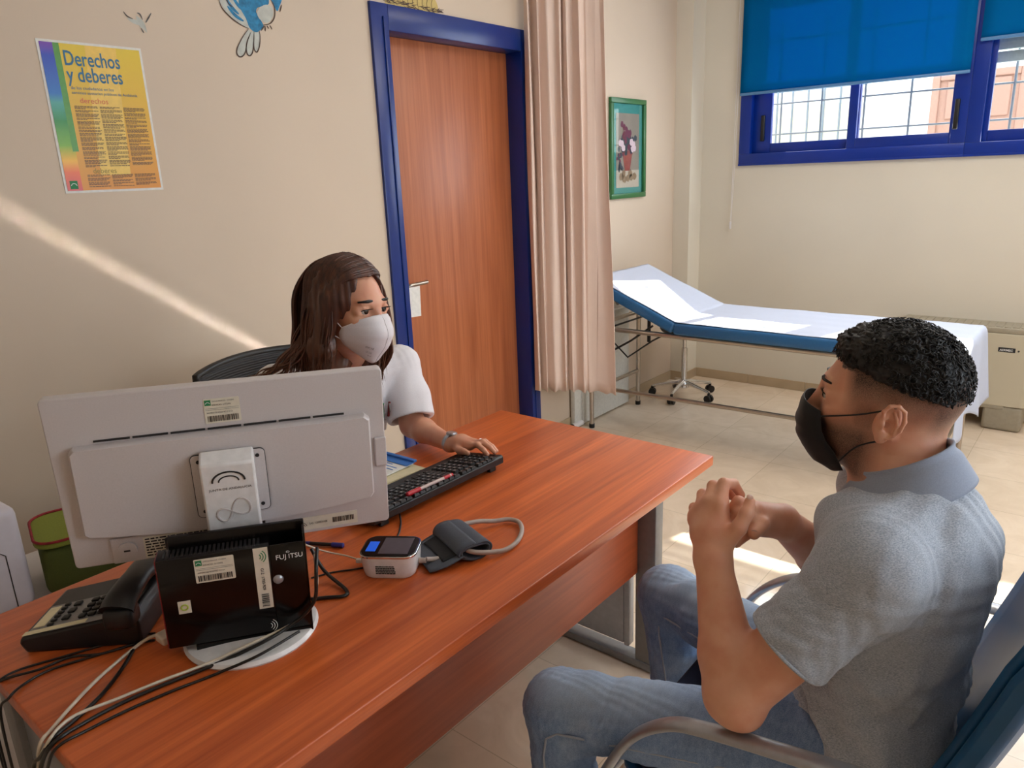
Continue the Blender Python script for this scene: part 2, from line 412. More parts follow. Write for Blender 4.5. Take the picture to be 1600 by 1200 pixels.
for k in range(9): m.cyl((-.75+k*.17, -.12, 0), (-.75+k*.17, -.12, 1.2), .012, n=8)
for z in (.6, 1.18): m.cyl((-.8, -.12, z), (.7, -.12, z), .012, n=8)
m.build('railing', 'iron', bl)
# unseen ceiling panel added to go with the overhead fill light
cl = empty('ceiling_fill_panel', (1.7, 3.1, ZC-.05), label='unseen square white panel added on the ceiling for the fill light', cat='lamp')
MB().rbox((-.6, -.6, 0), (.6, .6, .05), .01).build('housing', 'white_plastic', cl)
# ------------------------------------------------------------------ posters and paintings
EPS = .0015
def on_left(y0, z0):                                  # flat art fixed on the left wall: x right -> +y, y up -> +z
    return lambda off: (lambda x, y: (off, y0+x, z0+y))
pw, ph = 1.2128-.915, 1.9277-1.5001
po = empty('health_poster', (EPS, .915, 1.500), label='yellow rights and duties poster with a rainbow left stripe', cat='poster')
L = lambda off: (lambda x, y: (off, x, y))
def quad(mb, x0, y0, x1, y1, off, mi=0, skew=0):
    return mb.add([(off, x0, y0), (off, x1, y0), (off, x1+skew, y1), (off, x0+skew, y1)], [(0, 1, 2, 3)], mi)
def poster_mat():
    t = NT('printed poster yellow'); v = t.coord((1, 1, 1)); sx = t.node('ShaderNodeSeparateXYZ'); t.link(v, sx.inputs[0])
    zc = t.math('DIVIDE', sx.outputs[2], ph)
    c = t.ramp(zc, [(0, srgb(218, 138, 30)), (.35, srgb(222, 162, 24)), (1, srgb(222, 192, 32))])
    t.link(c, t.b.inputs['Base Color']); t.set(Roughness=.35); return t.m
def stripe_mat():
    t = NT('printed rainbow stripe'); v = t.coord((1, 1, 1)); sx = t.node('ShaderNodeSeparateXYZ'); t.link(v, sx.inputs[0])
    zc = t.math('DIVIDE', sx.outputs[2], ph)
    c = t.ramp(zc, [(0, srgb(205, 80, 90)), (.14, srgb(235, 110, 60)), (.22, srgb(240, 180, 40)), (.32, srgb(120, 175, 40)), (.48, srgb(40, 140, 60)), (.6, srgb(70, 160, 150)), (.66, srgb(20, 110, 190)), (.9, srgb(30, 60, 180)), (.99, srgb(120, 50, 170))])
    t.link(c, t.b.inputs['Base Color']); t.set(Roughness=.35); return t.m
MAT['poster'] = poster_mat(); MAT['rainbow'] = stripe_mat()
MAT['poster_light'] = plain('printed pale yellow', (238, 196, 80), .35)
MAT['poster_green'] = plain('printed green', (80, 150, 50), .35)
MAT['poster_blue'] = plain('printed teal blue', (0, 98, 138), .35)
MAT['poster_orange'] = plain('printed orange', (215, 90, 40), .35)
MAT['poster_brown'] = plain('printed brown text', (95, 62, 20), .4)
MAT['poster_olive'] = plain('printed olive', (150, 130, 30), .4)
MB().box((-.001, 0, 0), (0, pw, ph)).build('sheet', 'paper', po)
m = .007; b = MB(); quad(b, m, m, pw-m, ph-m, .0004); b.build('yellow_print', 'poster', po)
b = MB(); quad(b, m, m, m+.043, ph-m, .0008); b.build('rainbow_stripe', 'rainbow', po)
b = MB(); quad(b, m+.035, .12, m+.052, ph-m, .0010); b.build('green_stripe', 'poster_green', po)
b = MB(); quad(b, .11, .05, .20, ph-m, .0007, skew=.02); b.build('pale_band', 'poster_light', po)
t_ = MB()
text_mb('Derechos', .058, lambda x, y: (.0014, .064+x*.70, .362+y), t_, bold=.0007)
text_mb('y deberes', .058, lambda x, y: (.0014, .066+x*.70, .318+y), t_, bold=.0007)
t_.build('title', 'poster_blue', po)
t_ = MB()
text_mb('de los ciudadanos en los', .0125, lambda x, y: (.0014, .07+x, .296+y), t_)
text_mb('servicios sanitarios públicos de Andalucía', .0115, lambda x, y: (.0014, .07+x, .283+y), t_)
t_.build('subtitle', 'poster_blue', po)
t_ = MB(); text_mb('derechos', .022, lambda x, y: (.0014, .088+x, .258+y), t_); t_.build('heading', 'poster_orange', po)
t_ = MB(); text_mb('deberes', .022, lambda x, y: (.0014, .088+x, .056+y), t_); t_.build('heading', 'poster_olive', po)
t_ = MB(); rnd = random.Random(3)
for (c0, c1) in ((.070, .136), (.142, .206), (.212, .278)):
    for lo, hi in ((.074, .248), (.014, .050)):
        z = hi
        while z > lo:
            nl = rnd.choice((2, 3, 3, 4))
            for k in range(nl):
                e = c1 if k < nl-1 else c0+(c1-c0)*rnd.uniform(.4, .95); x = c0
                while x < e-.004:
                    wl = rnd.uniform(.004, .011); quad(t_, x, z, min(x+wl, e), z+.0019, .0014); x += wl+.0012
                z -= .0034
                if z < lo: break
            z -= .0022
t_.build('small_print', 'poster_brown', po, kind='stuff')
b = MB(); quad(b, .016, .012, .038, .036, .0014); eb = b.build('emblem', 'green_ink', po)
def arc_logo(mb, cx, cy, r, w, fn, n=10, a0=.15, a1=PI-.15):
    v = []
    for k in range(n+1):
        a = a0+(a1-a0)*k/n; v += [fn(cx+r*math.cos(a), cy+r*math.sin(a)), fn(cx+(r-w)*math.cos(a), cy+(r-w)*math.sin(a))]
    mb.add(v, [(2*k, 2*k+2, 2*k+3, 2*k+1) for k in range(n)]); return mb
b = MB(); arc_logo(b, .027, .02, .009, .0018, lambda x, y: (.0018, x, y)); b.build('emblem_arc', 'white_ink', eb)

# framed flower print
MAT['green_wood'] = plain('green stained wood', (48, 108, 60), .35, nscale=20)
MAT['teal_mat'] = plain('teal mount board', (60, 150, 145), .6)
MAT['print_bg'] = plain('printed taupe background', (165, 148, 132), .5, nscale=8, namt=.1)
MAT['print_floor'] = plain('printed pale floor', (205, 188, 172), .5, nscale=12)
MAT['terracotta'] = plain('printed terracotta', (170, 80, 62), .5, nscale=30, namt=.12)
MAT['petal_dark'] = plain('printed crimson petals', (120, 35, 65), .5)
MAT['petal_pink'] = plain('printed pale petals', (222, 196, 205), .5)
MAT['leaf_print'] = plain('printed dark leaves', (58, 62, 66), .5)
MAT['stone_print'] = plain('printed stones', (160, 128, 98), .5, nscale=40, namt=.15)
qy, qz, qw, qh = 3.95, 1.333, .4165, .587
fp = empty('framed_flower_print', (0, qy, qz), label='green framed print of a potted flower beside the curtain', cat='picture')
f = MB()
for (a, b_, c, d) in ((0, qw, 0, .03), (0, qw, qh-.03, qh), (0, .03, .03, qh-.03), (qw-.03, qw, .03, qh-.03)): f.rbox((0, a, c), (.022, b_, d), .004)
f.build('frame', 'green_wood', fp, smooth=30)
MB().box((0, .03, .03), (.006, qw-.03, qh-.03)).build('mount', 'teal_mat', fp)
pr = MB().box((0, .075, .065), (.0075, qw-.07, qh-.085)).build('print', 'print_bg', fp)
b = MB(); quad(b, .075, .065, qw-.07, .17, .0078); b.build('painted_floor', 'print_floor', pr)
def blob(mb, cy, cz, ry, rz, off, n=14, rnd=rnd, jit=.15):
    v = [(off, cy, cz)]+[(off, cy+ry*math.cos(2*PI*k/n)*(1+rnd.uniform(-jit, jit)), cz+rz*math.sin(2*PI*k/n)*(1+rnd.uniform(-jit, jit))) for k in range(n)]
    mb.add(v, [(0, 1+k, 1+(k+1) % n) for k in range(n)]); return mb
b = MB(); b.add([(.0084, .175, .165), (.0084, .235, .165), (.0084, .262, .265), (.0084, .15, .265)], [(0, 1, 2, 3)]); b.add([(.0086, .143, .262), (.0086, .268, .262), (.0086, .268, .285), (.0086, .143, .285)], [(0, 1, 2, 3)]); b.build('painted_pot', 'terracotta', pr)
b = MB()
for k in range(22): blob(b, min(.30, max(.13, rnd.gauss(.205, .042))), rnd.gauss(.315, .03), .018, .02, .0088+k*.00001)
for k in range(12): blob(b, rnd.gauss(.115, .014), rnd.gauss(.235, .045), .012, .016, .0088+k*.00001)
b.build('painted_leaves', 'leaf_print', pr)
for k in range(14): b = MB(); blob(b, rnd.gauss(.205, .028), rnd.gauss(.37, .028), .016, .02, .0092+k*.00002); b.build('painted_flower', 'petal_dark', pr)
for k in range(5): b = MB(); blob(b, rnd.gauss(.115, .02), rnd.gauss(.25, .04), .009, .01, .0092+k*.00002); b.build('painted_flower', 'petal_dark', pr)
for k, (cy, cz) in enumerate(((.14, .325), (.155, .30), (.12, .33), (.25, .335), (.275, .32), (.265, .295), (.285, .30))): b = MB(); blob(b, cy, cz, .022, .02, .0096+k*.00002); b.build('painted_flower', 'petal_pink', pr)
b = MB()
for cy, cz in ((.13, .13), (.17, .115), (.21, .12), (.25, .125), (.29, .13), (.16, .15), (.24, .15)): blob(b, cy, cz, .024, .022, .0090)
b.build('painted_stones', 'stone_print', pr)
MB().box((.0095, .03, .03), (.0105, qw-.03, qh-.03)).build('glass', 'glass', fp)

# painted birds and mural fragments on the left wall
MAT['paint_blue'] = plain('sky blue wall paint strokes', (45, 140, 190), .7, nscale=60, namt=.25)
MAT['paint_pale'] = plain('pale blue wall paint', (196, 198, 190), .7, nscale=40, namt=.1)
MAT['paint_brown'] = plain('brown outline paint', (78, 58, 48), .7)
MAT['paint_grey'] = plain('grey outline paint', (95, 92, 92), .7)
MAT['paint_straw'] = plain('straw coloured paint', (205, 180, 110), .7)
def stroke(mb, pts, w, off):
    P = smooth_path([(off, p[0], p[1]) for p in pts], 6); n = len(P); v = []
    for i, p in enumerate(P):
        t = (P[min(i+1, n-1)]-P[max(i-1, 0)]).normalized(); nn = Vector((0, -t.z, t.y)); ww = w*(.25+.75*math.sin(PI*(i+.5)/n))
        v += [tuple(p+nn*ww/2), tuple(p-nn*ww/2)]
    return mb.add(v, [(2*i, 2*i+2, 2*i+3, 2*i+1) for i in range(n-1)])
def patch(mb, pts, off):
    P = smooth_path([(off, p[0], p[1]) for p in pts+pts[:1]], 5)[:-1]; c = sum(P, Vector())/len(P)
    return mb.add([tuple(c)]+[tuple(p) for p in P], [(0, 1+k, 1+(k+1) % len(P)) for k in range(len(P))])
pb = empty('painted_bird', (0, 0, 0), label='large painted blue swallow diving on the wall above the woman', cat='wall painting')
b = MB(); patch(b, [(1.507, 2.105), (1.519, 2.081), (1.542, 2.058), (1.571, 2.041), (1.606, 2.028), (1.618, 2.044), (1.613, 2.074), (1.594, 2.102), (1.60, 2.17), (1.53, 2.16)], .0008)
b.build('wing', 'paint_pale', pb)
b = MB(); patch(b, [(1.59, 2.15), (1.58, 2.10), (1.60, 2.06), (1.612, 2.03), (1.638, 2.02), (1.668, 2.045), (1.648, 2.06), (1.645, 2.09), (1.66, 2.105), (1.70, 2.12), (1.69, 2.17), (1.62, 2.2)], .0012)
for p in ([(1.53, 2.12), (1.55, 2.09), (1.575, 2.07)], [(1.555, 2.13), (1.575, 2.10), (1.60, 2.08)], [(1.535, 2.09), (1.56, 2.065), (1.59, 2.05)]): stroke(b, p, .012, .0013)
b.build('plumage', 'paint_blue', pb)
b = MB(); patch(b, [(1.66, 2.103), (1.647, 2.082), (1.658, 2.061), (1.686, 2.056), (1.709, 2.078), (1.713, 2.106), (1.69, 2.115)], .0016)
b.build('belly', 'paint_pale', pb)
b = MB(); patch(b, [(1.712, 2.133), (1.73, 2.1), (1.742, 2.114), (1.758, 2.15), (1.73, 2.18)], .0010); b.build('far_wing', 'paint_blue', pb)
b = MB()
T1 = [(1.605, 2.026), (1.578, 1.998), (1.552, 1.961), (1.548, 1.941), (1.561, 1.933), (1.58, 1.948), (1.594, 1.984), (1.613, 2.017)]
T2 = [(1.613, 2.017), (1.591, 1.98), (1.587, 1.949), (1.597, 1.94), (1.611, 1.955), (1.621, 1.991), (1.626, 2.022)]
T3 = [(1.626, 2.022), (1.619, 1.979), (1.619, 1.961), (1.628, 1.955), (1.641, 1.977), (1.648, 2.009), (1.646, 2.028)]
for T in (T1, T2, T3): patch(b, T, .0007)
b.build('tail_feathers', 'paint_pale', pb)
b = MB()
for T in (T1, T2, T3, [(1.507, 2.105), (1.514, 2.081), (1.542, 2.056), (1.575, 2.038), (1.606, 2.028)], [(1.708, 2.136), (1.721, 2.111), (1.717, 2.079), (1.696, 2.055), (1.665, 2.046)],
          [(1.67, 2.044), (1.655, 2.027)], [(1.673, 2.045), (1.672, 2.026)], [(1.693, 2.049), (1.701, 2.036)], [(1.68, 2.046), (1.688, 2.037)], [(1.753, 2.123), (1.742, 2.098)], [(1.52, 2.14), (1.54, 2.10), (1.555, 2.09)]):
    stroke(b, T, .0045, .0018)
b.build('outline', 'paint_brown', pb)
sb = empty('painted_bird', (0, 0, 0), label='small faint grey painted bird above the yellow poster', cat='wall painting')
b = MB(); patch(b, [(1.215, 2.022), (1.218, 1.998), (1.234, 1.983), (1.242, 1.977), (1.24, 1.998), (1.23, 2.014)], .0008)
patch(b, [(1.185, 2.012), (1.20, 2.0), (1.22, 1.996), (1.222, 2.008)], .0007); b.build('body', 'paint_pale', sb)
b = MB()
for T in ([(1.178, 2.029), (1.188, 2.017), (1.204, 2.011)], [(1.22, 2.03), (1.229, 2.027), (1.234, 2.012)], [(1.225, 1.987), (1.232, 1.974)], [(1.265, 2.035), (1.243, 2.005)]): stroke(b, T, .004, .0014)
b.build('outline', 'paint_grey', sb)
ns = empty('painted_nest', (0, 0, 0), label='painted straw nest sitting on top of the door frame', cat='wall painting')
b = MB(); patch(b, [(2.25, 2.193), (2.40, 2.193), (2.52, 2.193), (2.56, 2.205), (2.53, 2.26), (2.40, 2.30), (2.27, 2.26)], .0006); b.build('nest_body', 'paint_straw', ns)
b = MB(); rnd = random.Random(5)
for k in range(60):
    y = rnd.uniform(2.24, 2.56); z = rnd.uniform(2.193, 2.21); a = rnd.uniform(-.5, .5)
    stroke(b, [(y, z), (y+.02*math.cos(a), z+.012*math.sin(a)), (y+.04*math.cos(a*2), z+.015*math.sin(a*2))], .0028, .0012+k*1e-5)
for k in range(9): stroke(b, [(2.30+k*.028, 2.198), (2.295+k*.028, 2.225), (2.31+k*.028, 2.26)], .003, .0012)
b.build('twigs', 'paint_brown', ns)

# ------------------------------------------------------------------ desk
DX0, DX1, DY0, DY1, DH = .925, 1.686, .242, 1.790, .74
dk = empty('desk', (DX0, DY0, 0), label='long cherry wood laminate desk with grey metal legs', cat='desk')
a, b_ = DX1-DX0, DY1-DY0
top = MB().rbox((0, 0, DH-.028), (a, b_, DH), .003, 3).build('desktop', 'desk', dk, smooth=40)
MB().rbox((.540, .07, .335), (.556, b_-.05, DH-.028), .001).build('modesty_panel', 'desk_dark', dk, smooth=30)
for y in (.02, b_-.05):
    lg = MB().rbox((.548, y, .03), (.615, y+.045, DH-.028), .004).build('leg', 'grey_metal', dk, smooth=30)
    MB().rbox((.10, y, .03), (.16, y+.045, DH-.028), .004).build('upright', 'grey_metal', lg, smooth=30)
    MB().rbox((.03, y-.005, .004), (.64, y+.05, .032), .006).build('foot_bar', 'grey_metal', lg, smooth=30)
    MB().rbox((.16, y+.012, .06), (.50, y+.030, DH-.03), .003).rbox((.505, y+.006, .06), (.522, y+.038, DH-.03), .002).build('leg_panel', 'alu', lg, smooth=30)
    MB().rbox((.10, y, DH-.05), (.61, y+.045, DH-.0285), .003).build('bracket', 'grey_metal', lg, smooth=30)

# ------------------------------------------------------------------ monitor
MC = Vector((1.3072, .613, 1.023)); MR = Matrix(((.5328, -.8399, .1037), (.846, .5317, -.0401), (-.0215, .1091, .9938)))
mo = empty('monitor', MC, MR, label='light grey flat monitor seen from behind, on a round white base', cat='monitor')
MAT['slot'] = plain('dark slot', (30, 28, 30), .6)
b = MB(); b.prism(rrect(.545, .317, .008), 0, .022, lambda x, y, z: (x, z, y)); bd = b.build('housing', 'mon_white', mo, bevel=.002, smooth=35)
MB().prism(rrect(.53, .30, .003), 0, .001, lambda x, y, z: (x, .0222+z, y)).build('screen', 'screen', mo)
# bulged rear cover, lower edge bowed
def cov(x): return -.093-.016*(1-(x/.245)**2)
pts = [(-.243, .066), (-.236, .073)] + [(-.236+.472*k/12, .073+.003*math.sin(PI*k/12)) for k in range(1, 12)] + [(.236, .076), (.245, .068)]
pts += [(.246, -.085)] + [(.240-.480*k/14, cov(.240-.480*k/14)) for k in range(15)] + [(-.246, -.088)]
b = MB(); n = len(pts)
ring0 = [(x, 0, z) for x, z in pts]; ring1 = [(x*.998, -.012, z) for x, z in pts]; ring2 = [(x*.985, -.021+.004*(x/.245)**2, z*.97) for x, z in pts]
b.add(ring0+ring1+ring2+[(0, -.024, -.01)], [(i, (i+1) % n, n+(i+1) % n, n+i) for i in range(n)]+[(n+i, n+(i+1) % n, 2*n+(i+1) % n, 2*n+i) for i in range(n)]+[(2*n+i, 2*n+(i+1) % n, 3*n) for i in range(n)])
b.build('rear_cover', 'mon_white', mo, smooth=35)
b = MB()
for k in range(7): b.box((-.205+k*.0585, -.0025, .0775), (-.205+k*.0585+.0545, 0, .0805))
b.build('vent_slot', 'slot', mo)
vp = MB().prism(rrect(.120, .120, .008), 0, .003, lambda x, y, z: (x-.002, -.0265+z, y-.018)).build('mount_plate', 'mon_white', mo, bevel=.0008)
b = MB(); b.prism(rrect(.122, .122, .009), 0, .002, lambda x, y, z: (x-.002, -.0255+z, y-.018)); b.tube([(.038*math.cos(t*PI/20)-.002, -.0266, .038*math.sin(t*PI/20)-.018) for t in range(40)], .0007, 5, closed=True); b.build('plate_outline', 'slot', vp)
for sx in (-1, 1):
    for sz in (-1, 1): MB().cyl((sx*.048-.002, -.0275, sz*.048-.018), (sx*.048-.002, -.026, sz*.048-.018), .0035, n=12).build('screw', 'slot', vp)
# side grips and port bay
MB().rbox((.252, -.006, -.035), (.2735, .0, .024), .002).build('side_notch', 'mon_white', mo)
MB().box((.2725, -.001, -.034), (.2729, .018, .022)).build('side_slot', 'slot', mo)
pbx = MB().rbox((-.212, -.004, -.158), (-.03, .0, -.108), .002).build('port_bay', 'mon_white', mo)
lb = MB().box((-.160, -.0048, -.155), (-.034, -.004, -.112)).build('rating_label', 'label', pbx)
b = MB(); rnd = random.Random(9)
for r_ in range(7):
    x = -.157
    while x < -.045:
        w_ = rnd.uniform(.003, .012); b.box((x, -.0052, -.118-r_*.0055), (x+w_, -.0048, -.1155-r_*.0055)); x += w_+.002
b.build('label_print', 'ink', lb, kind='stuff')
b = MB(); b.prism(rrect(.03, .03, .013), 0, .004, lambda x, y, z: (x-.186, -.008+z, y-.132)); b.build('socket_boss', 'mon_white', pbx)
MB().box((-.192, -.0086, -.134), (-.182, -.008, -.131)).build('socket_slot', 'slot', pbx)
MB().rbox((.02, -.010, -.152), (.045, .0, -.112), .002).build('connector', 'black', mo)
MB().rbox((-.125, -.016, -.19), (-.10, -.004, -.118), .003).build('power_plug', 'black', mo)
def barcode(mb, x0, x1, z0, z1, fn, seed=1, mi=0):
    r_ = random.Random(seed); x = x0
    while x < x1:
        w_ = r_.choice((.0006, .0006, .0012, .0018)); mb.add([fn(x, z0), fn(min(x+w_, x1), z0), fn(min(x+w_, x1), z1), fn(x, z1)], [(0, 1, 2, 3)], mi); x += w_+r_.choice((.0006, .0012))
def asset_tag(parent, x0, x1, z0, z1, y, name='asset_tag', seed=1, mat='label'):
    lab = MB().prism(rrect(x1-x0, z1-z0, .002), 0, .0005, lambda x, yy, z: ((x0+x1)/2+x, y-z, (z0+z1)/2+yy)).build(name, mat, parent)
    fn = lambda x, z: (x, y-.0009, z); H = z1-z0; Wd = x1-x0; yy = y-.0009
    g_ = MB().box((x0+.002, yy, z1-.012), (x0+.012, yy+.0003, z1-.002)).build('tag_logo', 'green_ink', lab)
    w_ = MB(); arc_logo(w_, x0+.007, z1-.0095, .004, .001, lambda x, z: (x, yy-.0003, z)); w_.build('tag_logo_arc', 'white_ink', lab)
    t = MB(); barcode(t, x0+.004, x1-.004, z0+.003, z0+.003+H*.24, fn, seed)
    text_mb('JUNTA DE ANDALUCIA   CONSEJERIA', .0034, lambda x, z: (x0+.014+x*.62, yy, z1-.006+z), t)
    text_mb('SERVICIO: 2173AN', .0042, lambda x, z: (x0+.013+x*.9, yy, z1-.013+z), t)
    text_mb('NUMERO DE REGISTRO 51315A', .0038, lambda x, z: (x0+.004+x*.78, yy, z0+H*.40+z), t)
    for q in (.30, .36): t.box((x0+.002, yy, z1-H*q-.0045), (x1-.002, yy+.0002, z1-H*q-.0042))
    t.build('tag_print', 'ink', lab); return lab
asset_tag(mo, -.031, .027, .088, .133, -.0003, seed=4)
sl = MB().box((.092, -.0008, -.151), (.212, -.0003, -.124)).build('serial_sticker', 'label', mo)
b = MB(); barcode(b, .165, .205, -.143, -.132, lambda x, z: (x, -.0012, z), 7); arc_logo(b, .108, -.144, .010, .0012, lambda x, z: (x, -.0012, z)); arc_logo(b, .108, -.144, .007, .0012, lambda x, z: (x, -.0012, z))
text_mb('SAS  1200031/08', .006, lambda x, z: (.122+x*.8, -.0012, -.140+z), b); b.build('sticker_print', 'ink', sl)
# stand: column leaning to the base
cp = [(-.047, .031), (.041, .031), (.041, -.17), (-.047, -.17)]
b = MB(); b.add([(-.047, -.060, .036), (.041, -.060, .036), (.041, -.060, -.20), (-.047, -.060, -.20), (-.047, -.026, .050), (.041, -.026, .050), (.041, -.022, -.20), (-.047, -.022, -.20)], [(0, 1, 2, 3), (4, 7, 6, 5), (0, 4, 5, 1), (1, 5, 6, 2), (2, 6, 7, 3), (3, 7, 4, 0)])
col_ = b.build('stand_column', 'white_gloss', mo, bevel=.004, smooth=40)
b = MB(); b.tube([(-.003+.026*math.cos(PI*k/16), -.0607, .004+.018*math.sin(PI*k/16)) for k in range(17)], .0016, 6)
b.tube([(-.003+.016*math.cos(PI*k/16), -.0607, .004+.010*math.sin(PI*k/16)) for k in range(17)], .0012, 6); b.build('arch_mark', 'slot', col_)
b = MB(); text_mb('JUNTA DE ANDALUCIA', .0062, lambda x, z: (-.036+x*1.05, -.0606, -.012+z), b); b.build('column_print', 'slot', col_)
b = MB(); lem = []
for k in range(48):
    t = 2*PI*k/48; ss = math.sin(t); q = 1+ss*ss; sc_ = .030*(1.12 if math.cos(t) > 0 else .86); ex, ez = sc_*math.cos(t)/q*.95, sc_*ss*math.cos(t)/q*1.35
    lem.append((-.004+ex*.93-ez*.37, -.0602, -.054+ex*.37+ez*.93))
b.tube(lem, .0019, 6, closed=True)
b.build('loop_emblem', 'mon_white', col_, smooth=60)
bc = empty('base', (0, 0, 0)); bc.parent = mo
bs = MB().lathe([(0, .0), (.112, 0), (.114, .004), (.110, .010), (.06, .014), (0, .015)], n=56).build('stand_base', 'white_gloss', None, smooth=40)
bs.location = (1.372, .572, DH); bs.parent = mo; bs.matrix_parent_inverse = mo.matrix_world.inverted() if False else (Matrix.Translation(MC) @ MR.to_4x4()).inverted()
bpy.data.objects.remove(bc)
nk = MB().tube([(1.345, .59, DH+.012), (1.325, .60, .83)], .022, 16, flat=(1, 1.4)).build('stand_neck', 'white_gloss', None, smooth=40)
nk.parent = mo; nk.matrix_parent_inverse = (Matrix.Translation(MC) @ MR.to_4x4()).inverted()

# ------------------------------------------------------------------ mini computer in its bracket
PC = Vector((1.4098, .5353, .8431)); PR = Matrix(((.5546, -.8288, .0748), (.8316, .5551, -.0158), (-.0284, .071, .9971)))
pc = empty('mini_computer', PC, PR, label='glossy black mini computer standing upright in front of the monitor', cat='computer')
MB().rbox((-.116, 0, -.084), (.058, .036, .084), .002).build('case', 'gloss_black', pc, smooth=30)
MB().rbox((-.1175, .001, -.083), (-.1155, .034, .083), .0005).build('side_trim', 'dark_red', pc)
b = MB()
for k in range(22): b.rbox((-.106+k*.0069, .006, .083), (-.1025+k*.0069, .030, .0855), .0005)
b.build('top_grille', 'black', pc)
b = MB().rbox((.058, 0, -.084), (.116, .004, .084), .001).rbox((.112, 0, -.084), (.116, .045, .1), .001).rbox((-.10, .036, -.086), (.116, .045, .104), .002)
b.rbox((-.075, -.001, -.100), (.116, .03, -.084), .002)
b.build('bracket', 'gloss_black', pc, smooth=30)
b = MB(); fj = lambda x, z: (.066+x, -.0008, .056+z)
text_mb('FUJ', .0125, fj, b); text_mb('ITSU', .0125, lambda x, z: (.066+.0205+x*.95, -.0008, .056+z), b)
b.tube([(.0865+.0025*math.cos(k*PI/5), -.0008, .0685+.0016*math.sin(k*PI/5)) for k in range(10)], .0004, 4, closed=True); b.build('brand_lettering', 'white_ink', pc)
asset_tag(pc, -.0595, .0015, .034, .078, -.0003, seed=11)
st_ = MB().box((.032, -.0012, -.034), (.055, 0, .083)).build('strip_sticker', 'label', pc)
b = MB(); f90 = lambda x, z: (.0435+z, -.0016, .02-x)
text_mb('G12  1700-909', .007, lambda x, z: (.041+z, -.0016, .045-x), b, bold=.0001); barcode(b, 0, .026, -.006, .006, lambda x, z: (.0435+z, -.0016, -.005-x), 3)
b.build('sticker_print', 'ink', st_)
b = MB(); [arc_logo(b, .038, .067, r_, .0016, lambda x, z: (x, -.0016, z), a0=-.9, a1=.9) for r_ in (.006, .010, .014)]; b.build('sticker_logo', 'green_ink', st_)
gs = MB().box((-.0925, -.0008, -.019), (-.073, 0, .0045)).build('green_sticker', 'label', pc)
MAT['lime'] = plain('lime print', (175, 190, 70), .6)
b = MB(); b.tube([(-.0827+.005*math.cos(k*PI/8), -.0012, -.0072+.005*math.sin(k*PI/8)) for k in range(16)], .0014, 6, closed=True); b.build('ring_print', 'lime', gs)
b = MB(); [arc_logo(b, .044, -.071, r_, .0012, lambda x, z: (x, -.0006, z), a0=-1.0, a1=1.0) for r_ in (.006, .010, .014)]; b.build('wave_emblem', 'white_ink', pc)
MB().lathe([(0, -.004), (.007, -.003), (.0085, .0)], (.067, 0, .018), ax=(0, 1, 0)).build('key_lock', 'alu', pc, smooth=60)

# ------------------------------------------------------------------ desk telephone
ph_c = Vector((1.120, .411, DH)); phR = Matrix.Rotation(math.atan2(.146, .152)+.0, 3, 'Z')
te = empty('desk_telephone', ph_c, phR, label='black corded desk telephone left of the mini computer', cat='telephone')
b = MB()
prof = [(-.085, 0), (.085, 0), (.085, .045), (.078, .062), (-.078, .028), (-.085, .02)]
# long axis local x (runs away beside the computer), short axis local y
sec = [(-.095, .02), (-.09, .030), (.10, .062), (.11, .045), (.11, .0), (-.085, 0)]
b.prism(sec, -.075, .085, lambda x, y, z: (x, z, y)); b.build('telephone_body', 'black', te, bevel=.005, smooth=40)
sl_ = Matrix.Rotation(-math.atan2(.032, .19), 3, 'Y')
def onp(x, y, z=0): 
    p = sl_ @ Vector((x, y, z)); return p+Vector((0, 0, .0460))
kb_ = MB()
for i in range(4):
    for j in range(3):
        bx, by = .018+j*.017-.02, -.052+i*.017
        q = MB().rbox((bx, by, 0), (bx+.013, by+.011, .005), .002); kb_.add([tuple(onp(*v)) for v in q.v], q.f)
for i in range(6):
    q = MB().rbox((-.055, -.056+i*.0125, 0), (-.045, -.056+i*.0125+.008, .004), .0015); kb_.add([tuple(onp(*v)) for v in q.v], q.f)
for i in range(3):
    q = MB().rbox((-.035, -.045+i*.022, 0), (-.022, -.045+i*.022+.013, .004), .0015); kb_.add([tuple(onp(*v)) for v in q.v], q.f)
kb_.build('keypad', 'grey_metal' if False else 'rubber', te, smooth=40)
q = MB().box((-.082, -.05, .0003), (-.062, .012, .0012)).box((-.09, -.071, .0003), (.02, -.059, .0012)); b = MB().add([tuple(onp(*v)) for v in q.v], q.f); b.build('index_card', 'cream_paper', te)
q = MB().box((-.04, -.073, .0), (.055, -.0575, .0008)).box((-.085, -.056, .0), (.06, .02, .0002)); b = MB().add([tuple(onp(*v)) for v in q.v], q.f); b.build('face_plate', 'grey_metal', te)
b = MB()
hp = [(.082, -.085, .074), (.084, -.06, .086), (.086, 0, .092), (.086, .06, .086), (.084, .088, .074)]
b.tube(smooth_path(hp, 5), [.020+.004*abs(math.cos(PI*k/20)) for k in range(21)], 14, flat=(.8, 1.25)); b.rbox((.060, -.098, .042), (.110, -.055, .080), .010, 3); b.rbox((.060, .055, .042), (.110, .098, .080), .010, 3)
b.build('handset', 'black', te, smooth=50)
# coiled cord
b = MB(); P = smooth_path([(.985, .575, .752), (1.01, .60, .756), (1.04, .60, .756), (1.08, .57, .754)], 40); n = len(P)
b.tube([P[i]+Vector((0, .007*math.cos(i*.75), .007*math.sin(i*.75)+.004)) for i in range(n)], .0018, 5)
b.build('coiled_cord', 'cable_black', label='black coiled telephone cord lying behind the telephone', cat='cord', smooth=60)

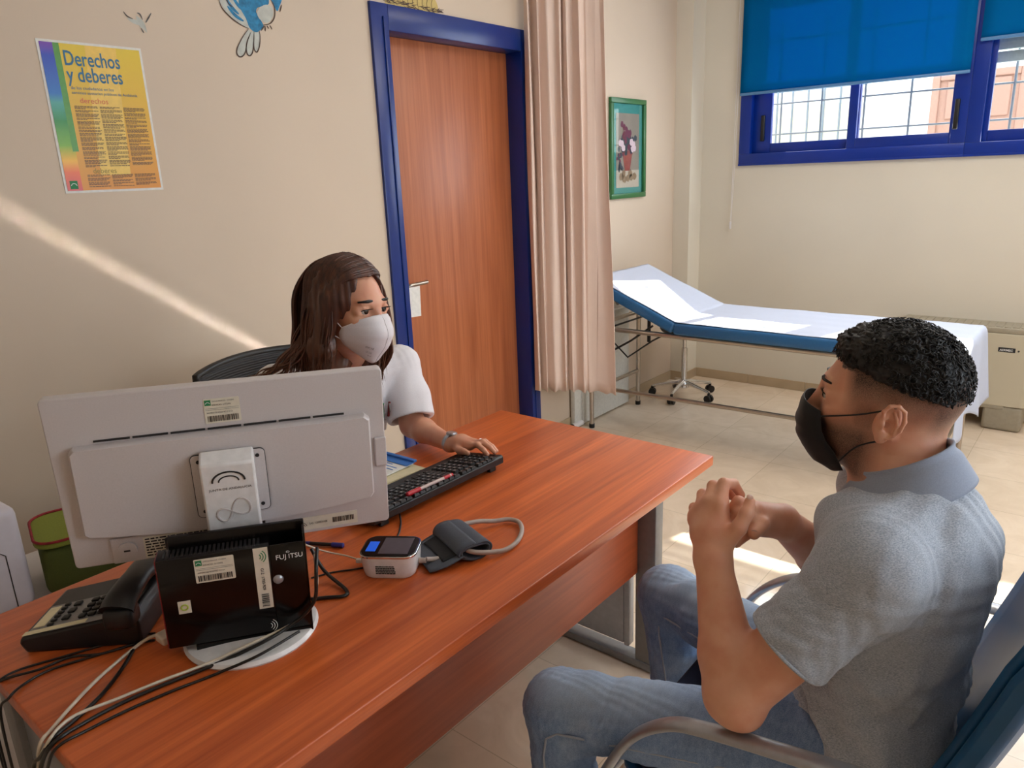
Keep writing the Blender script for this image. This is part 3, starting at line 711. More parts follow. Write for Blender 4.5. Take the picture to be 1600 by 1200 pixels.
# ------------------------------------------------------------------ cables
Cb = dict(
 c1=[(1.304,.456,.77),(1.264,.442,.755),(1.26,.404,.744),(1.292,.339,.744),(1.327,.287,.744),(1.356,.25,.744),(1.366,.234,.742),(1.345,.231,.71),(1.30,.234,.64),(1.24,.236,.53),(1.20,.24,.35)],
 c2=[(1.214,.449,.744),(1.278,.396,.744),(1.33,.338,.744),(1.361,.284,.744),(1.377,.246,.744),(1.355,.23,.71),(1.301,.229,.66),(1.204,.233,.5),(1.19,.235,.35)],
 c3=[(1.455,.668,.885),(1.486,.642,.872),(1.490,.636,.851),(1.486,.632,.815),(1.473,.617,.788),(1.460,.590,.772),(1.452,.545,.764),(1.419,.478,.748),(1.394,.404,.744),(1.382,.34,.744),(1.381,.285,.744),(1.386,.243,.742),(1.345,.231,.69),(1.238,.237,.55),(1.20,.24,.35)],
 c3b=[(1.450,.665,.872),(1.480,.645,.862),(1.487,.638,.840),(1.482,.630,.806),(1.468,.612,.781),(1.452,.582,.768),(1.441,.536,.765),(1.408,.470,.75),(1.385,.401,.748),(1.368,.338,.746),(1.358,.277,.748),(1.372,.236,.735),(1.258,.233,.60),(1.21,.238,.35)],
 c3c=[(1.476,.60,.764),(1.468,.524,.758),(1.434,.459,.744),(1.418,.403,.744),(1.405,.34,.744),(1.4,.286,.744),(1.398,.243,.742),(1.361,.233,.69),(1.249,.24,.55),(1.20,.24,.35)],
 c4=[(1.24,.46,.744),(1.221,.438,.744),(1.195,.378,.744),(1.17,.316,.744),(1.154,.273,.744),(1.156,.245,.743),(1.125,.231,.71),(1.10,.23,.5)],
 c4b=[(1.26,.45,.744),(1.243,.424,.744),(1.224,.377,.744),(1.189,.339,.744),(1.181,.293,.744),(1.16,.244,.743),(1.11,.228,.70),(1.09,.23,.5)],
 c5=[(1.25,.44,.744),(1.238,.414,.744),(1.217,.359,.744),(1.198,.306,.744),(1.202,.267,.744),(1.219,.238,.743),(1.193,.226,.70),(1.15,.23,.5)],
 c6=[(1.305,.753,.80),(1.335,.757,.758),(1.408,.751,.745),(1.422,.736,.744),(1.399,.712,.744),(1.373,.684,.744)],
 c7=[(1.312,.74,.744),(1.33,.78,.744),(1.363,.822,.744),(1.372,.85,.744)],
 c11=[(1.255,1.03,.752),(1.278,1.012,.745),(1.307,.981,.742),(1.327,.951,.742),(1.338,.931,.742),(1.335,.87,.742)])
for k, r_, m_, lab in (('c1', .0030, 'cable_white', 'white cable looping over the left desk edge from a plug'), ('c2', .0032, 'cable_black', 'thick black cable beside the white one at the left desk edge'),
    ('c3', .0032, 'cable_black', 'glossy black cable draped in front of the mini computer'), ('c3b', .0026, 'cable_white', 'white cable running with the black one round the monitor base'),
    ('c3c', .0024, 'cable_black', 'thin black cable nearest the viewer, below the monitor base'), ('c4', .0020, 'cable_black', 'thin black wire curving left, closest to the telephone'),
    ('c4b', .0022, 'cable_black', 'middle of the thin black wires left of the white cable'), ('c5', .0022, 'cable_black', 'thin black wire reaching the left desk edge lowest in the picture'),
    ('c6', .0036, 'cable_black', 'short black cable bent into a loop right of the mini computer'), ('c7', .0018, 'cable_black', 'thin black lead running behind the blood pressure monitor'),
    ('c11', .0022, 'cable_black', 'black keyboard cable emerging under the monitor corner')):
    P = Cb[k]; P = [(x, y, z+(r_-.0035 if z < .76 else 0)) for x, y, z in P]
    o = MB().tube(smooth_path(P, 7), r_, 8).build('cable', m_, label=lab, cat='cable', group='cables on the desk', smooth=70)
    if k == 'c1':
        e = empty('plug'); e.parent = o
        MB().rbox((1.292, .438, .760), (1.322, .474, .776), .005, 3).build('usb_plug', 'cable_white', o, smooth=40)
        bpy.data.objects.remove(e)
# ------------------------------------------------------------------ blood pressure monitor
bx = Vector((.0805, .054, 0)).normalized(); bp_R = Matrix((bx, Vector((-bx.y, bx.x, 0)), Vector((0, 0, 1)))).transposed()
bp = empty('blood_pressure_monitor', Vector((1.417, .863, DH)), bp_R, label='white blood pressure monitor with a black screen top', cat='medical device')
b = MB(); pr_ = [(.90, 0), (.97, .006), (1.0, .022), (1.03, .046)]
rings = [[(x*s_, y*s_, z) for x, y in rrect(.112, .086, .024, 8)] for s_, z in [(.84, 0), (.92, .004), (.96, .014), (1.0, .036), (1.02, .047)]]
n = len(rings[0]); v = [p for r_ in rings for p in r_]; fcs = [tuple(range(n-1, -1, -1)), tuple((len(rings)-1)*n+k for k in range(n))]
for i in range(len(rings)-1): fcs += [(i*n+k, i*n+(k+1) % n, (i+1)*n+(k+1) % n, (i+1)*n+k) for k in range(n)]
b.add(v, fcs); b.build('device_body', 'white_gloss', bp, smooth=40)
b = MB(); b.prism(rrect(.1155, .089, .024, 8), .046, .051); b.build('rim', 'chrome', bp, bevel=.001, smooth=40)
b = MB(); b.prism(rrect(.108, .081, .020, 8), .051, .0522); fc_ = b.build('face', 'gloss_black', bp)
MAT['lcd'] = plain('grey display', (92, 84, 92), .2); 
t = NT('blue lit button'); t.set(Base_Color=srgb(20, 70, 190), Roughness=.3); t.b.inputs['Emission Color'].default_value = srgb(40, 120, 255); t.b.inputs['Emission Strength'].default_value = .35; MAT['blue_lit'] = t.m
MB().box((-.018, -.033, .0522), (.042, .033, .0527)).build('display', 'lcd', fc_)
MB().rbox((-.046, -.024, .0522), (-.026, .016, .0529), .002 if False else .0003).build('start_button', 'blue_lit', fc_)
b = MB(); rnd = random.Random(2)
for r_ in range(5):
    x = -.022
    while x < .016:
        w_ = rnd.uniform(.002, .006); b.box((x, -.0445, .029-r_*.0038), (x+w_, -.0415, .0298-r_*.0038)); x += w_+.001
b.build('side_print', 'slot', bp, kind='stuff')
b = MB(); b.cyl((.056, .0, .02), (.070, .0, .02), .006, .005, 12).build('hose_plug', 'hose', bp, smooth=50)
b = MB(); b.rbox((-.075, -.005, .014), (-.056, .005, .022), .002); b.build('power_plug', 'white_gloss', bp)
o = MB().tube(smooth_path([(1.262, .755, .80), (1.270, .785, .775), (1.290, .806, .762), (1.318, .822, .757), (1.352, .826, .758)], 8), .0018, 8).build('cable', 'cable_white', label='thin white cable feeding the blood pressure monitor', cat='cable', group='cables on the desk', smooth=60)
cu_ = empty('blood_pressure_cuff', (1.475, 1.01, DH), label='rolled grey fabric blood pressure cuff with a looped hose', cat='medical cuff')
MAT['cuff'] = plain('slate grey nylon', (74, 80, 92), .7, nscale=500, bump=.25); MAT['velcro'] = plain('black velcro', (28, 28, 32), .95, nscale=700, bump=.6)
# rolled cuff: flattened spiral extruded along its width
cax = Vector((.125, -.045, 0)).normalized(); cay = Vector((-cax.y, cax.x, 0))   # cax: width axis towards the viewer; cay: roll direction
def spiral(t): 
    a = t*2*PI*2.2+PI*.5; r_ = 1-.28*t; return (.040*r_*math.cos(a), .021+.019*r_*math.sin(a)*(1+.08*math.sin(3*a)))
def cuff(u, v):
    s_, z = spiral(u); w_ = (v-.5)*.125; p = cax*w_+cay*s_
    return (p.x, p.y, max(.002, z+.002*math.sin(u*30+v*3)*(.3+abs(v-.5))))
MB().sheet(cuff, 90, 10).build('cuff_roll', 'cuff', cu_, solid=.0035, smooth=60)
def flap(u, v):
    w_ = (v-.5)*.13*(1-.25*u**3); s_ = -.03-.075*u; p = cax*(w_+.01*u)+cay*s_; return (p.x, p.y, .004+.014*(1-u)+.006*math.sin(v*3.1)*u)
MB().sheet(flap, 12, 10).build('cuff_flap', 'cuff', cu_, solid=.003, smooth=60)
def vel(u, v):
    x, y, z = flap(.1+u*.45, .12+v*.76); return (x, y, z+.003)
MB().sheet(vel, 10, 8).build('fastener_strip', 'velcro', cu_, solid=.002, smooth=60)
inv = Vector((1.475, 1.01, DH))
hp = [(1.428, 1.036, .766), (1.440, 1.070, .764), (1.448, 1.10, .758), (1.462, 1.125, .752), (1.480, 1.155, .749), (1.508, 1.160, .748), (1.540, 1.130, .748), (1.562, 1.085, .748), (1.564, 1.045, .748), (1.552, 1.015, .752), (1.535, .985, .760), (1.52, .975, .765)]
MB().tube([Vector(p)-inv for p in smooth_path(hp, 8)], .0052, 10).build('hose_loop', 'hose', cu_, smooth=60)
MB().tube([Vector(p)-inv for p in smooth_path([(1.474, .903, .762), (1.478, .925, .754), (1.484, .95, .750), (1.490, .97, .752)], 8)], .0048, 10).build('hose_lead', 'hose', cu_, smooth=60)

# ------------------------------------------------------------------ keyboard
kbx = empty('keyboard', (1.185, 1.175, DH), label='black keyboard with white legends under the woman\'s hand', cat='keyboard')
KL, KW = .225, .078
b = MB(); v = []
def kz(x): return .014+.018*(x+KW)/(2*KW)          # the rear edge (towards the viewer) is raised on its feet
sec = [(-KW, .004), (-KW+.006, .0), (KW-.01, .012), (KW, .016), (KW, .034), (KW-.006, .038), (-KW+.004, .016), (-KW, .012)]
b.prism(sec, -KL, KL, lambda x, y, z: (x, z, y)); b.build('keyboard_body', 'black', kbx, bevel=.002, smooth=35)
def kp(x, y, z=0): return (x, y, .0165+(x+KW)*.0215/(2*KW)*1.02+z)
rows = [(.062, 'F'), (.036, 'N'), (.018, 'N'), (0, 'N'), (-.018, 'N'), (-.036, 'S')]; nk_ = 0; leg = MB()
for rx, ty in rows:
    y = KL-.012
    groups = [(15, .0172)] if ty != 'F' else [(1, .0172), (4, .0172), (4, .0172), (4, .0172)]
    cells = []
    yy = -KL+.012
    if ty == 'S': ws = [1.25, 1, 1.25, 6, 1.25, 1, 1.25, 1.25]
    elif ty == 'F': ws = [1, -.6, 1, 1, 1, 1, -.3, 1, 1, 1, 1, -.3, 1, 1, 1, 1]
    else: ws = [1]*13+[1.8]
    tot = sum(abs(w_) for w_ in ws); un = .268/tot
    for w_ in ws:
        if w_ > 0: cells.append((yy, yy+w_*un))
        yy += abs(w_)*un
    yy += .008
    for k in range(3): cells.append((yy, yy+.0172)); yy += .0178
    yy += .008
    for k in range(4): cells.append((yy, yy+.0172)); yy += .0178
    for y0, y1 in cells:
        q = MB(); a0, a1, c0, c1 = rx, rx+.0165, -y1+.0, -y0
        c0, c1 = y0, y1
        base = [(a0, c0+.0006), (a1, c0+.0006), (a1, c1-.0006), (a0, c1-.0006)]; topv = [(a0+.002, c0+.0026), (a1-.002, c0+.0026), (a1-.002, c1-.0026), (a0+.002, c1-.0026)]
        vv = [kp(x, y_, 0) for x, y_ in base]+[kp(x, y_, .0062) for x, y_ in topv]
        k_ = MB().add(vv, [(0, 1, 5, 4), (1, 2, 6, 5), (2, 3, 7, 6), (3, 0, 4, 7), (4, 5, 6, 7)]).build('key', 'black', kbx); nk_ += 1
        if nk_ > 99: k_['kind'] = 'stuff'
        cx, cy = a0+.006, (c0+.006)
        for dx, dy in ((0, 0), (.004, 0)):
            if random.random() < .8: leg.add([kp(cx+dx, cy+dy, .0066), kp(cx+dx+.0022, cy+dy, .0066), kp(cx+dx+.0022, cy+dy+.0026, .0066), kp(cx+dx, cy+dy+.0026, .0066)], [(0, 1, 2, 3)])
leg.build('key_legends', 'white_ink', kbx, kind='stuff')
for y in (-.19, .19): MB().rbox((KW-.02, y-.012, 0), (KW-.008, y+.012, .016), .002).build('foot', 'rubber', kbx)
def pen(name, p0, p1, r_, body_m, cap_m, lab, cat='pen', capside=1, tail=True):
    p0, p1 = Vector(p0), Vector(p1); d = (p1-p0)
    e = empty(name, p0, label=lab, cat=cat)
    MB().cyl(d*.28, d*.96, r_*.85, n=10).build('barrel', body_m, e, smooth=40)
    MB().tube([d*0, d*.02, d*.28], [r_*.6, r_*1.15, r_*1.15], 10).build('cap', cap_m, e, smooth=40)
    MB().cyl(d*.80, d*1.0, r_*.95, r_*.8, 10).build('end_plug', cap_m, e, smooth=40); return e
MAT['clear_plastic'] = plain('frosted clear plastic', (205, 185, 180), .2)
pen('ballpoint_pen', (1.250, 1.060, .786), (1.254, 1.212, .786), .0052, 'clear_plastic', 'red', 'red capped clear ballpoint pen lying on the keyboard')
pen('ballpoint_pen', (1.262, .862, .7455), (1.175, .815, .7455), .0048, 'cable_black', 'blue_plastic', 'blue capped pen beside the mini computer bracket')
# papers
MAT['blue_folder'] = plain('blue plastic folder', (60, 120, 200), .35)
for i, (c, ang, sx, sy, th, m_, lab) in enumerate([((1.018, 1.135), .03, .175, .275, .004, 'cream_paper', 'cream folder under the papers left of the keyboard'), ((1.025, 1.140), -.04, .14, .225, .006, 'cream_paper', 'thin cream notepad on top of the folder'), ((1.000, 1.155), .03, .125, .205, .003, 'paper', 'white printed sheet beside the blue folder')]):
    z = DH+.0005+[0, .0045, .0130][i]
    e = MB().rbox((-sx/2, -sy/2, 0), (sx/2, sy/2, th), .0006).build(['folder', 'notepad', 'printed_sheet'][i], m_, label=lab, cat=['folder', 'notepad', 'sheet of paper'][i]); e.location = (c[0], c[1], z); e.rotation_euler = (0, 0, ang)
    if i == 2:
        b = MB()
        for k in range(12): b.box((-.06, -.09+k*.014, th), (.05-.03*(k % 3 == 2), -.09+k*.014+.004, th+.0003))
        b.build('print', 'lines_blue' if 'lines_blue' in MAT else 'blue_folder', e)
e = empty('plastic_folder', (.995, 1.250, DH+.0175), rz=.04, label='blue plastic strip folder on top of the paper pile', cat='folder')
MB().rbox((-.065, -.022, 0), (.068, .010, .0012), .0004).build('cover', 'blue_folder', e)
MB().rbox((-.065, .006, 0), (.068, .018, .007), .002).build('spine', 'blue_folder', e)

# ------------------------------------------------------------------ side cabinet, printer and green bag
cb = empty('side_cabinet', (.22, -.02, 0), label='low white side cabinet behind the desk', cat='cabinet')
MB().rbox((0, 0, .06), (.42, .92, .52), .004).build('cabinet_body', 'white_plastic', cb, smooth=30)
MB().rbox((.01, .01, .52), (.43, .93, .54), .004).build('cabinet_top', 'white_plastic', cb, smooth=30)
for y in (.01, .47): d_ = MB().rbox((.42, y, .07), (.436, y+.445, .515), .003).build('door', 'white_plastic', cb, smooth=30); MB().rbox((.436, y+.2, .44), (.448, y+.26, .45), .002).build('handle', 'steel', d_)
MB().box((.02, .02, 0), (.40, .90, .06)).build('plinth', 'grey_metal', cb)
pn = empty('printer', (.44, .28, .54), rz=.06, label='white upright office machine at the left edge behind the desk', cat='printer')
MAT['device_white'] = plain('cool white plastic', (218, 214, 226), .4, namt=.02)
MB().rbox((-.16, -.19, .0), (.12, .185, .262), .022, 4).build('printer_body', 'device_white', pn, smooth=40)
MB().rbox((-.13, -.17, .262), (.08, .15, .275), .006).build('top_cover', 'device_white', pn, smooth=40)
MB().rbox((-.09, -.14, .2735), (.06, .13, .277), .002).build('top_tray', 'slot', pn)
MB().rbox((-.12, .183, .02), (.04, .205, .225), .012, 3).build('side_cover', 'white_plastic', pn, smooth=40)
b = MB().tube([(.1205, -.15, .16), (.1205, .13, .16), (.1205, .14, .15), (.1205, .14, .01)], .0012, 6); b.build('door_seam', 'slot', pn)
# green fabric lunch bag
gb = empty('lunch_bag', (.50, .64, .54), rz=-.25, label='green fabric case with red floral trim behind the desk', cat='bag')
MAT['olive'] = plain('olive green fabric', (78, 86, 34), .9, nscale=300, bump=.3); MAT['green_top'] = plain('light olive fabric', (128, 136, 48), .85, nscale=200, bump=.2)
MAT['trim_red'] = plain('red floral cloth', (160, 40, 50), .85, nscale=60, namt=.2); MAT['trim_pink'] = plain('pink printed cloth', (232, 150, 165), .85); MAT['trim_cream'] = plain('cream printed cloth', (226, 205, 150), .85)
MB().rbox((-.10, -.13, 0), (.10, .17, .135), .03, 4).build('bag_body', 'olive', gb, smooth=50)
b = MB(); b.prism(rrect(.215, .315, .05, 6, 0, .02), .135, .15); lid = b.build('lid', 'green_top', gb, bevel=.005, smooth=40)
b = MB(); b.tube([(x, y, .152) for x, y in rrect(.212, .312, .05, 6, 0, .02)], .0035, 6, closed=True); b.build('piping', 'trim_red', gb, smooth=60)
b = MB(); b.add([(.105, -.03, .1506), (.105, .04, .1506), (-.105, .14, .1506), (-.105, .07, .1506)], [(0, 1, 2, 3)]); band = b.build('floral_band', 'trim_red', lid)
b = MB()
for cx, cy, r_ in ((.05, .035, .024), (-.03, .07, .022), (-.08, .1, .02)): b.tube([(cx+r_*math.cos(k*PI/10), cy+r_*math.sin(k*PI/10), .1508) for k in range(20)], .0035, 6, closed=True)
b.build('ring_print', 'trim_pink', band)
b = MB()
for cx, cy, r_ in ((.092, .0, .007), (.088, .025, .006), (.0, .075, .01), (-.01, .05, .008), (-.05, .105, .009)): b.tube([(cx+r_*math.cos(k*PI/6), cy+r_*math.sin(k*PI/6), .1510) for k in range(12)], .003, 6, closed=True)
b.build('flower_print', 'trim_cream', band)
# ------------------------------------------------------------------ curtain
def fabric_mat(name, rgb, rough=.9, trans=.0, sc=700):
    t = NT(name); v = t.coord(); n = t.noise(v, sc, 2); n2 = t.noise(v, 6, 3); c = srgb(*rgb); d = tuple(x*.86 for x in c[:3])+(1,)
    t.link(t.mix(.35, t.ramp(n, [(.35, d), (.65, c)]), t.ramp(n2, [(.3, d), (.7, c)])), t.b.inputs['Base Color']); t.set(Roughness=rough)
    t.b.inputs['Sheen Weight'].default_value = .15; t.bump(n, .12, .0006); return t.m
MAT['curtain'] = fabric_mat('dusty beige curtain cloth', (238, 214, 200))
cp_ = []
nf = 6
for k in range(nf*10+1):
    t = k/(nf*10); x = .03+.23*t; y = 3.125+.205*t; a = .034*math.sin(2*PI*nf*t+.5*math.sin(9*t))*(1-.3*t)*(.8+.3*math.sin(11*t))
    n_ = Vector((.73, -.68)); cp_.append((x+n_.x*a+.010*math.sin(5.1*PI*t), y+n_.y*a))
lx, ly = cp_[-1]
for k in range(1, 15):
    t = k/14; cp_.append((lx+.155*t, ly+.05*t+.012*math.sin(PI*t)-.02*t*t))
ZT, ZB = 2.68, .335
ncp = len(cp_); plen = [0]
for i in range(1, ncp): plen.append(plen[-1]+math.dist(cp_[i], cp_[i-1]))
def curt(u, v):
    f_ = u*(ncp-1); i = min(int(f_), ncp-2); q = f_-i; x = cp_[i][0]*(1-q)+cp_[i+1][0]*q; y = cp_[i][1]*(1-q)+cp_[i+1][1]*q
    h_ = v; gx, gy = .03+.23*min(u*1.15, 1), 3.125+.205*min(u*1.15, 1)
    if u < .86:
        k_ = 1.0+.12*math.sin(u*37+h_*3); x = gx+(x-gx)*k_; y = gy+(y-gy)*k_
    else: x -= .085*h_*(u-.86)/.14
    x += .004*math.sin(h_*9+u*50); z = ZB+(ZT-ZB)*v+.006*math.sin(u*60)*(1-v)-(.03*u if v < .01 else .03*u*(1-v))
    return (x, y, z)
cu = empty('curtain', (.03, 3.085, ZB), label='long dusty beige curtain gathered beside the door frame', cat='curtain')
o = MB().sheet(lambda u, v: tuple(Vector(curt(u, v))-Vector((.03, 3.085, ZB))), 260, 40).build('cloth', 'curtain', cu, solid=.002, smooth=180)
MB().tube([(.20, .24, 2.35), (.9, .9, 2.35)], .012).build('curtain_rail', 'white_plastic', cu)
# ------------------------------------------------------------------ examination couch
MAT['vinyl'] = plain('blue vinyl', (38, 98, 150), .38, nscale=120, bump=.08)
MAT['sheet'] = plain('white couch paper', (196, 203, 222), .8, nscale=60, namt=.01, bump=.05)
ec = empty('examination_couch', (0, 0, 0), label='blue vinyl examination couch on a steel tube frame', cat='couch')
YN, YF, ZR = 3.565, 4.12, .625; R_ = .014
LX0, LX1 = .115, 1.965
fr = MB()
for y in (YN, YF): fr.tube([(LX0-.03, y, ZR), (LX1, y, ZR)], R_, 12)
for x in (LX0, .66, LX1): fr.tube([(x, YN, ZR), (x, YF, ZR)], R_*.9, 12)
fr.build('top_frame', 'steel', ec, smooth=60)
for x in (LX0, LX1):
    for y in (YN, YF):
        pth = [(x, y, .02), (x, y, ZR-.06), (x, y, ZR)] if x > 1 or y == YN else [(x, y, .02), (x, y, .56), (x, y-.01, .66), (x, y-.06, .72), (x, y-.16, .745), (x, y-.26, .72)]
        lg = MB().tube(smooth_path(pth, 5), R_, 14).build('leg', 'steel', ec, smooth=60)
        MB().cyl((x, y, 0), (x, y, .025), R_+.003, n=14).build('foot_cap', 'rubber', lg, smooth=40)
b = MB(); b.tube([(LX0, YN, .235), (LX0, YF, .235)], .012, 12); b.tube([(LX1, YN, .26), (LX1, YF, .26)], .012, 12); b.tube([(LX0, (YN+YF)/2-.2, .235), (LX1, (YN+YF)/2-.2, .26)], .012, 12); b.build('stretcher', 'steel', ec, smooth=60)
def slab(x0, x1, y0, y1, z0, z1, r=.016): return MB().rbox((x0, y0, z0), (x1, y1, z1), r, 3)
HX = .655; HA = math.radians(22.8)
MB_y0, MB_y1 = 3.525, 4.175
q = slab(HX+.006, 2.005, MB_y0, MB_y1, .640, .703); q.build('mattress', 'vinyl', ec, smooth=60)
Rh = Matrix.Rotation(HA, 3, 'Y')
q = slab(-.585, -.004, MB_y0, MB_y1, 0, .063); b = MB().add([tuple(Rh @ Vector(p)+Vector((HX, 0, .642))) for p in q.v], q.f); b.build('headrest', 'vinyl', ec, smooth=60)
b = MB(); b.rbox((.20, 3.60, .44), (.222, 3.612, .78), .003); b.cyl((.21, 3.595, .46), (.21, 3.617, .46), .018, n=16); b.tube([(.21, 3.606, .47), (.36, 3.606, .56), (.50, 3.606, .66)], .006, 8); b.tube([(.22, 3.606, .56), (.34, 3.606, .46), (.5, 3.606, .575), (.56, 3.606, .61)], .005, 8)
b.rbox((.20, 4.08, .44), (.222, 4.092, .80), .003); b.tube([(.21, 3.606, .62), (.21, 4.086, .62)], .006, 8); b.build('headrest_support', 'black', ec, smooth=40)
# paper sheet: lies on the couch and hangs over its foot end
def paper(u, v):
    s_ = u*2.30; y = MB_y0+.012+(MB_y1-MB_y0-.02)*v; w_ = .0015*math.sin(s_*19+v*7)+.001*math.sin(v*31+s_*3)
    L1 = .575
    if s_ < L1:
        t_ = L1-s_; r_ = max(0, 1-t_/.10); p = Rh @ Vector((-t_, 0, .0665)); x, z = HX+p.x, .642+p.z+.004*r_*r_
    elif s_ < L1+1.335: x = HX+(s_-L1)+.012; z = .7065+.004*max(0, 1-(s_-L1)/.08)
    else:
        t_ = s_-L1-1.335; x = HX+1.347+.012*min(1, t_*30)+.028*v*t_/.3+.01*math.sin(v*13)*t_*4; z = .7065-max(0, t_-.006)*(1.0)
        z -= .03*math.sin(v*9+1)*t_/.35; y += (.05*(v-.3))*t_/.4
    return (x, y, z+w_*.7)
sp = MB().sheet(paper, 140, 40).build('couch_paper', 'sheet', label='white disposable paper sheet covering the blue couch', cat='sheet', solid=.0012, smooth=60)
# ------------------------------------------------------------------ stool base behind the couch
st = empty('wheeled_stool', (.285, 4.44, 0), label='chrome five star wheeled stool behind the couch', cat='stool')
MB().cyl((0, 0, .09), (0, 0, .34), .020, n=20).cyl((0, 0, .34), (0, 0, .46), .013, n=16).build('column', 'chrome', st, smooth=50)
MB().lathe([(.0, .06), (.035, .065), (.04, .10), (.022, .12)]).build('hub', 'chrome', st, smooth=50)
MB().lathe([(.0, .455), (.155, .46), (.165, .475), (.16, .50), (.12, .51), (0, .512)], n=40).build('seat', 'black', st, smooth=50)
for k in range(5):
    a = 2*PI*k/5-.23; dx, dy = math.cos(a), math.sin(a); L_ = .21
    lg = MB().tube([(dx*.02, dy*.02, .105), (dx*L_*.6, dy*L_*.6, .085), (dx*L_, dy*L_, .068)], [.017, .013, .011], 10).build('leg', 'chrome', st, smooth=60)
    c_ = MB(); px_, py_ = -dy, dx
    for s_ in (-1, 1): c_.cyl((dx*L_+px_*s_*.006, dy*L_+py_*s_*.006, .026), (dx*L_+px_*s_*.021, dy*L_+py_*s_*.021, .026), .025, n=18)
    c_.cyl((dx*L_, dy*L_, .03), (dx*L_, dy*L_, .066), .009, n=10); c_.build('caster', 'black', lg, smooth=50)
# ------------------------------------------------------------------ fan coil heater under the window
fc = empty('fan_coil_heater', (1.50, 4.745, 0), label='cream steel fan coil heater against the far wall', cat='heater')
FW = .68
b = MB(); b.prism(rrect(FW, .195, .035, 5, FW/2, .105), .145, .555); b.build('front_casing', 'heater', fc, bevel=.003, smooth=40)
MB().rbox((0.005, .01, .555), (FW-.005, .218, .585), .006).build('top_panel', 'heater_grey', fc, smooth=40)
b = MB(); 
for k in range(16): b.rbox((.02+k*.039, .04, .585), (.02+k*.039+.03, .19, .588), .001)
b.build('top_grille', 'heater_grey', fc)
MB().rbox((.01, .006, .125), (FW-.10, .2, .147), .004).build('lower_lip', 'heater_grey', fc)
for x0 in (.03, FW-.20): MB().rbox((x0, .01, 0), (x0+.19, .20, .145), .02, 4).build('foot', 'heater_grey', fc, smooth=40)
bdg = MB().rbox((FW-.165, -.0005+.006, .455), (FW-.085, .008, .480), .002).cyl((FW-.070, .004, .466), (FW-.070, .009, .466), .005, n=12).build('badge', 'slot', fc)
b = MB(); text_mb('AERMEC', .0165, lambda x, z: (FW-.158+x, .0045, .461+z), b, bold=.0004); b.build('badge_lettering', 'white_ink', bdg)
# white panel and roller lying at the foot of the left wall
wp = empty('leaning_panel', (.02, 3.566, 0), label='plain white panel standing against the left wall under the couch head', cat='panel')
MB().rbox((0, 0, .012), (.034, .54, .66), .004).build('board', 'panel_white', wp, smooth=30)
MB().rbox((-.008, -.075, .01), (.022, .001, .30), .003).build('side_strip', 'panel_white', wp, smooth=30)
rl = empty('floor_pipe', (.045, 3.46, .02), label='short white tube with a black end cap on the floor by the curtain', cat='tube')
MB().cyl((0, 0, 0), (0, .10, 0), .0175, n=20).build('tube_body', 'white_plastic', rl, smooth=50); MB().cyl((0, -.006, 0), (0, 0, 0), .0185, n=20).build('end_cap', 'rubber', rl, smooth=50)

# ------------------------------------------------------------------ visitor armchair (blue shell)
MAT['shell'] = plain('petrol blue plastic shell', (18, 84, 132), .42, nscale=20); MAT['seat_navy'] = plain('navy seat fabric', (20, 32, 62), .85, nscale=400, bump=.2)
YC = 1.18
ac = empty('visitor_armchair', (2.12, YC, 0), label='blue shell armchair with silver arms under the seated man', cat='chair')
def back_pt(u, v, off=0):
    yy = (u-.5)*2; z = .50+.49*v; half = .215*(1-.16*v**3-.10*(1-v)**2); top = 0
    if v > .75: top = -.055*(abs(yy)**3)*((v-.75)/.25)
    x = .222+.125*v+.07*v*v*.4-.050*(abs(yy)**2.2)*(.9-.3*v)+off+.012*math.sin(PI*v)
    return (x, yy*half, z+top)
def shell_mb(off0, off1, nu=20, nv=20):
    b = MB(); V = [[back_pt(i/nu, j/nv, off0) for j in range(nv+1)] for i in range(nu+1)]; U = [[back_pt(i/nu, j/nv, off1) for j in range(nv+1)] for i in range(nu+1)]
    idx = lambda i, j, s_: s_*(nu+1)*(nv+1)+i*(nv+1)+j
    v = [p for r in V for p in r]+[p for r in U for p in r]; f = []
    for i in range(nu):
        for j in range(nv): f.append((idx(i, j, 0), idx(i, j+1, 0), idx(i+1, j+1, 0), idx(i+1, j, 0))); f.append((idx(i, j, 1), idx(i+1, j, 1), idx(i+1, j+1, 1), idx(i, j+1, 1)))
    for i in range(nu): f.append((idx(i, 0, 0), idx(i+1, 0, 0), idx(i+1, 0, 1), idx(i, 0, 1))); f.append((idx(i, nv, 0), idx(i, nv, 1), idx(i+1, nv, 1), idx(i+1, nv, 0)))
    for j in range(nv): f.append((idx(0, j, 0), idx(0, j, 1), idx(0, j+1, 1), idx(0, j+1, 0))); f.append((idx(nu, j, 0), idx(nu, j+1, 0), idx(nu, j+1, 1), idx(nu, j, 1)))
    return b.add(v, f)
bk = shell_mb(.012, .05).build('backrest', 'shell', ac, bevel=.010, smooth=50)
pad = MB().sheet(lambda u, v: back_pt(.06+.88*u, .05+.9*v, .004), 14, 14).build('back_pad', 'shell', bk, solid=.014, smooth=60)
b = MB().prism(rrect(.46, .44, .07, 6, -.02, 0), .425, .452); b.build('seat_shell', 'shell', ac, bevel=.008, smooth=50)
MB().prism(rrect(.44, .42, .07, 6, -.02, 0), .452, .472).build('seat', 'seat_navy', ac, bevel=.008, smooth=50)
MB().rbox((.16, -.04, .43), (.27, .04, .60), .01).build('back_bracket', 'shell', ac, smooth=50)
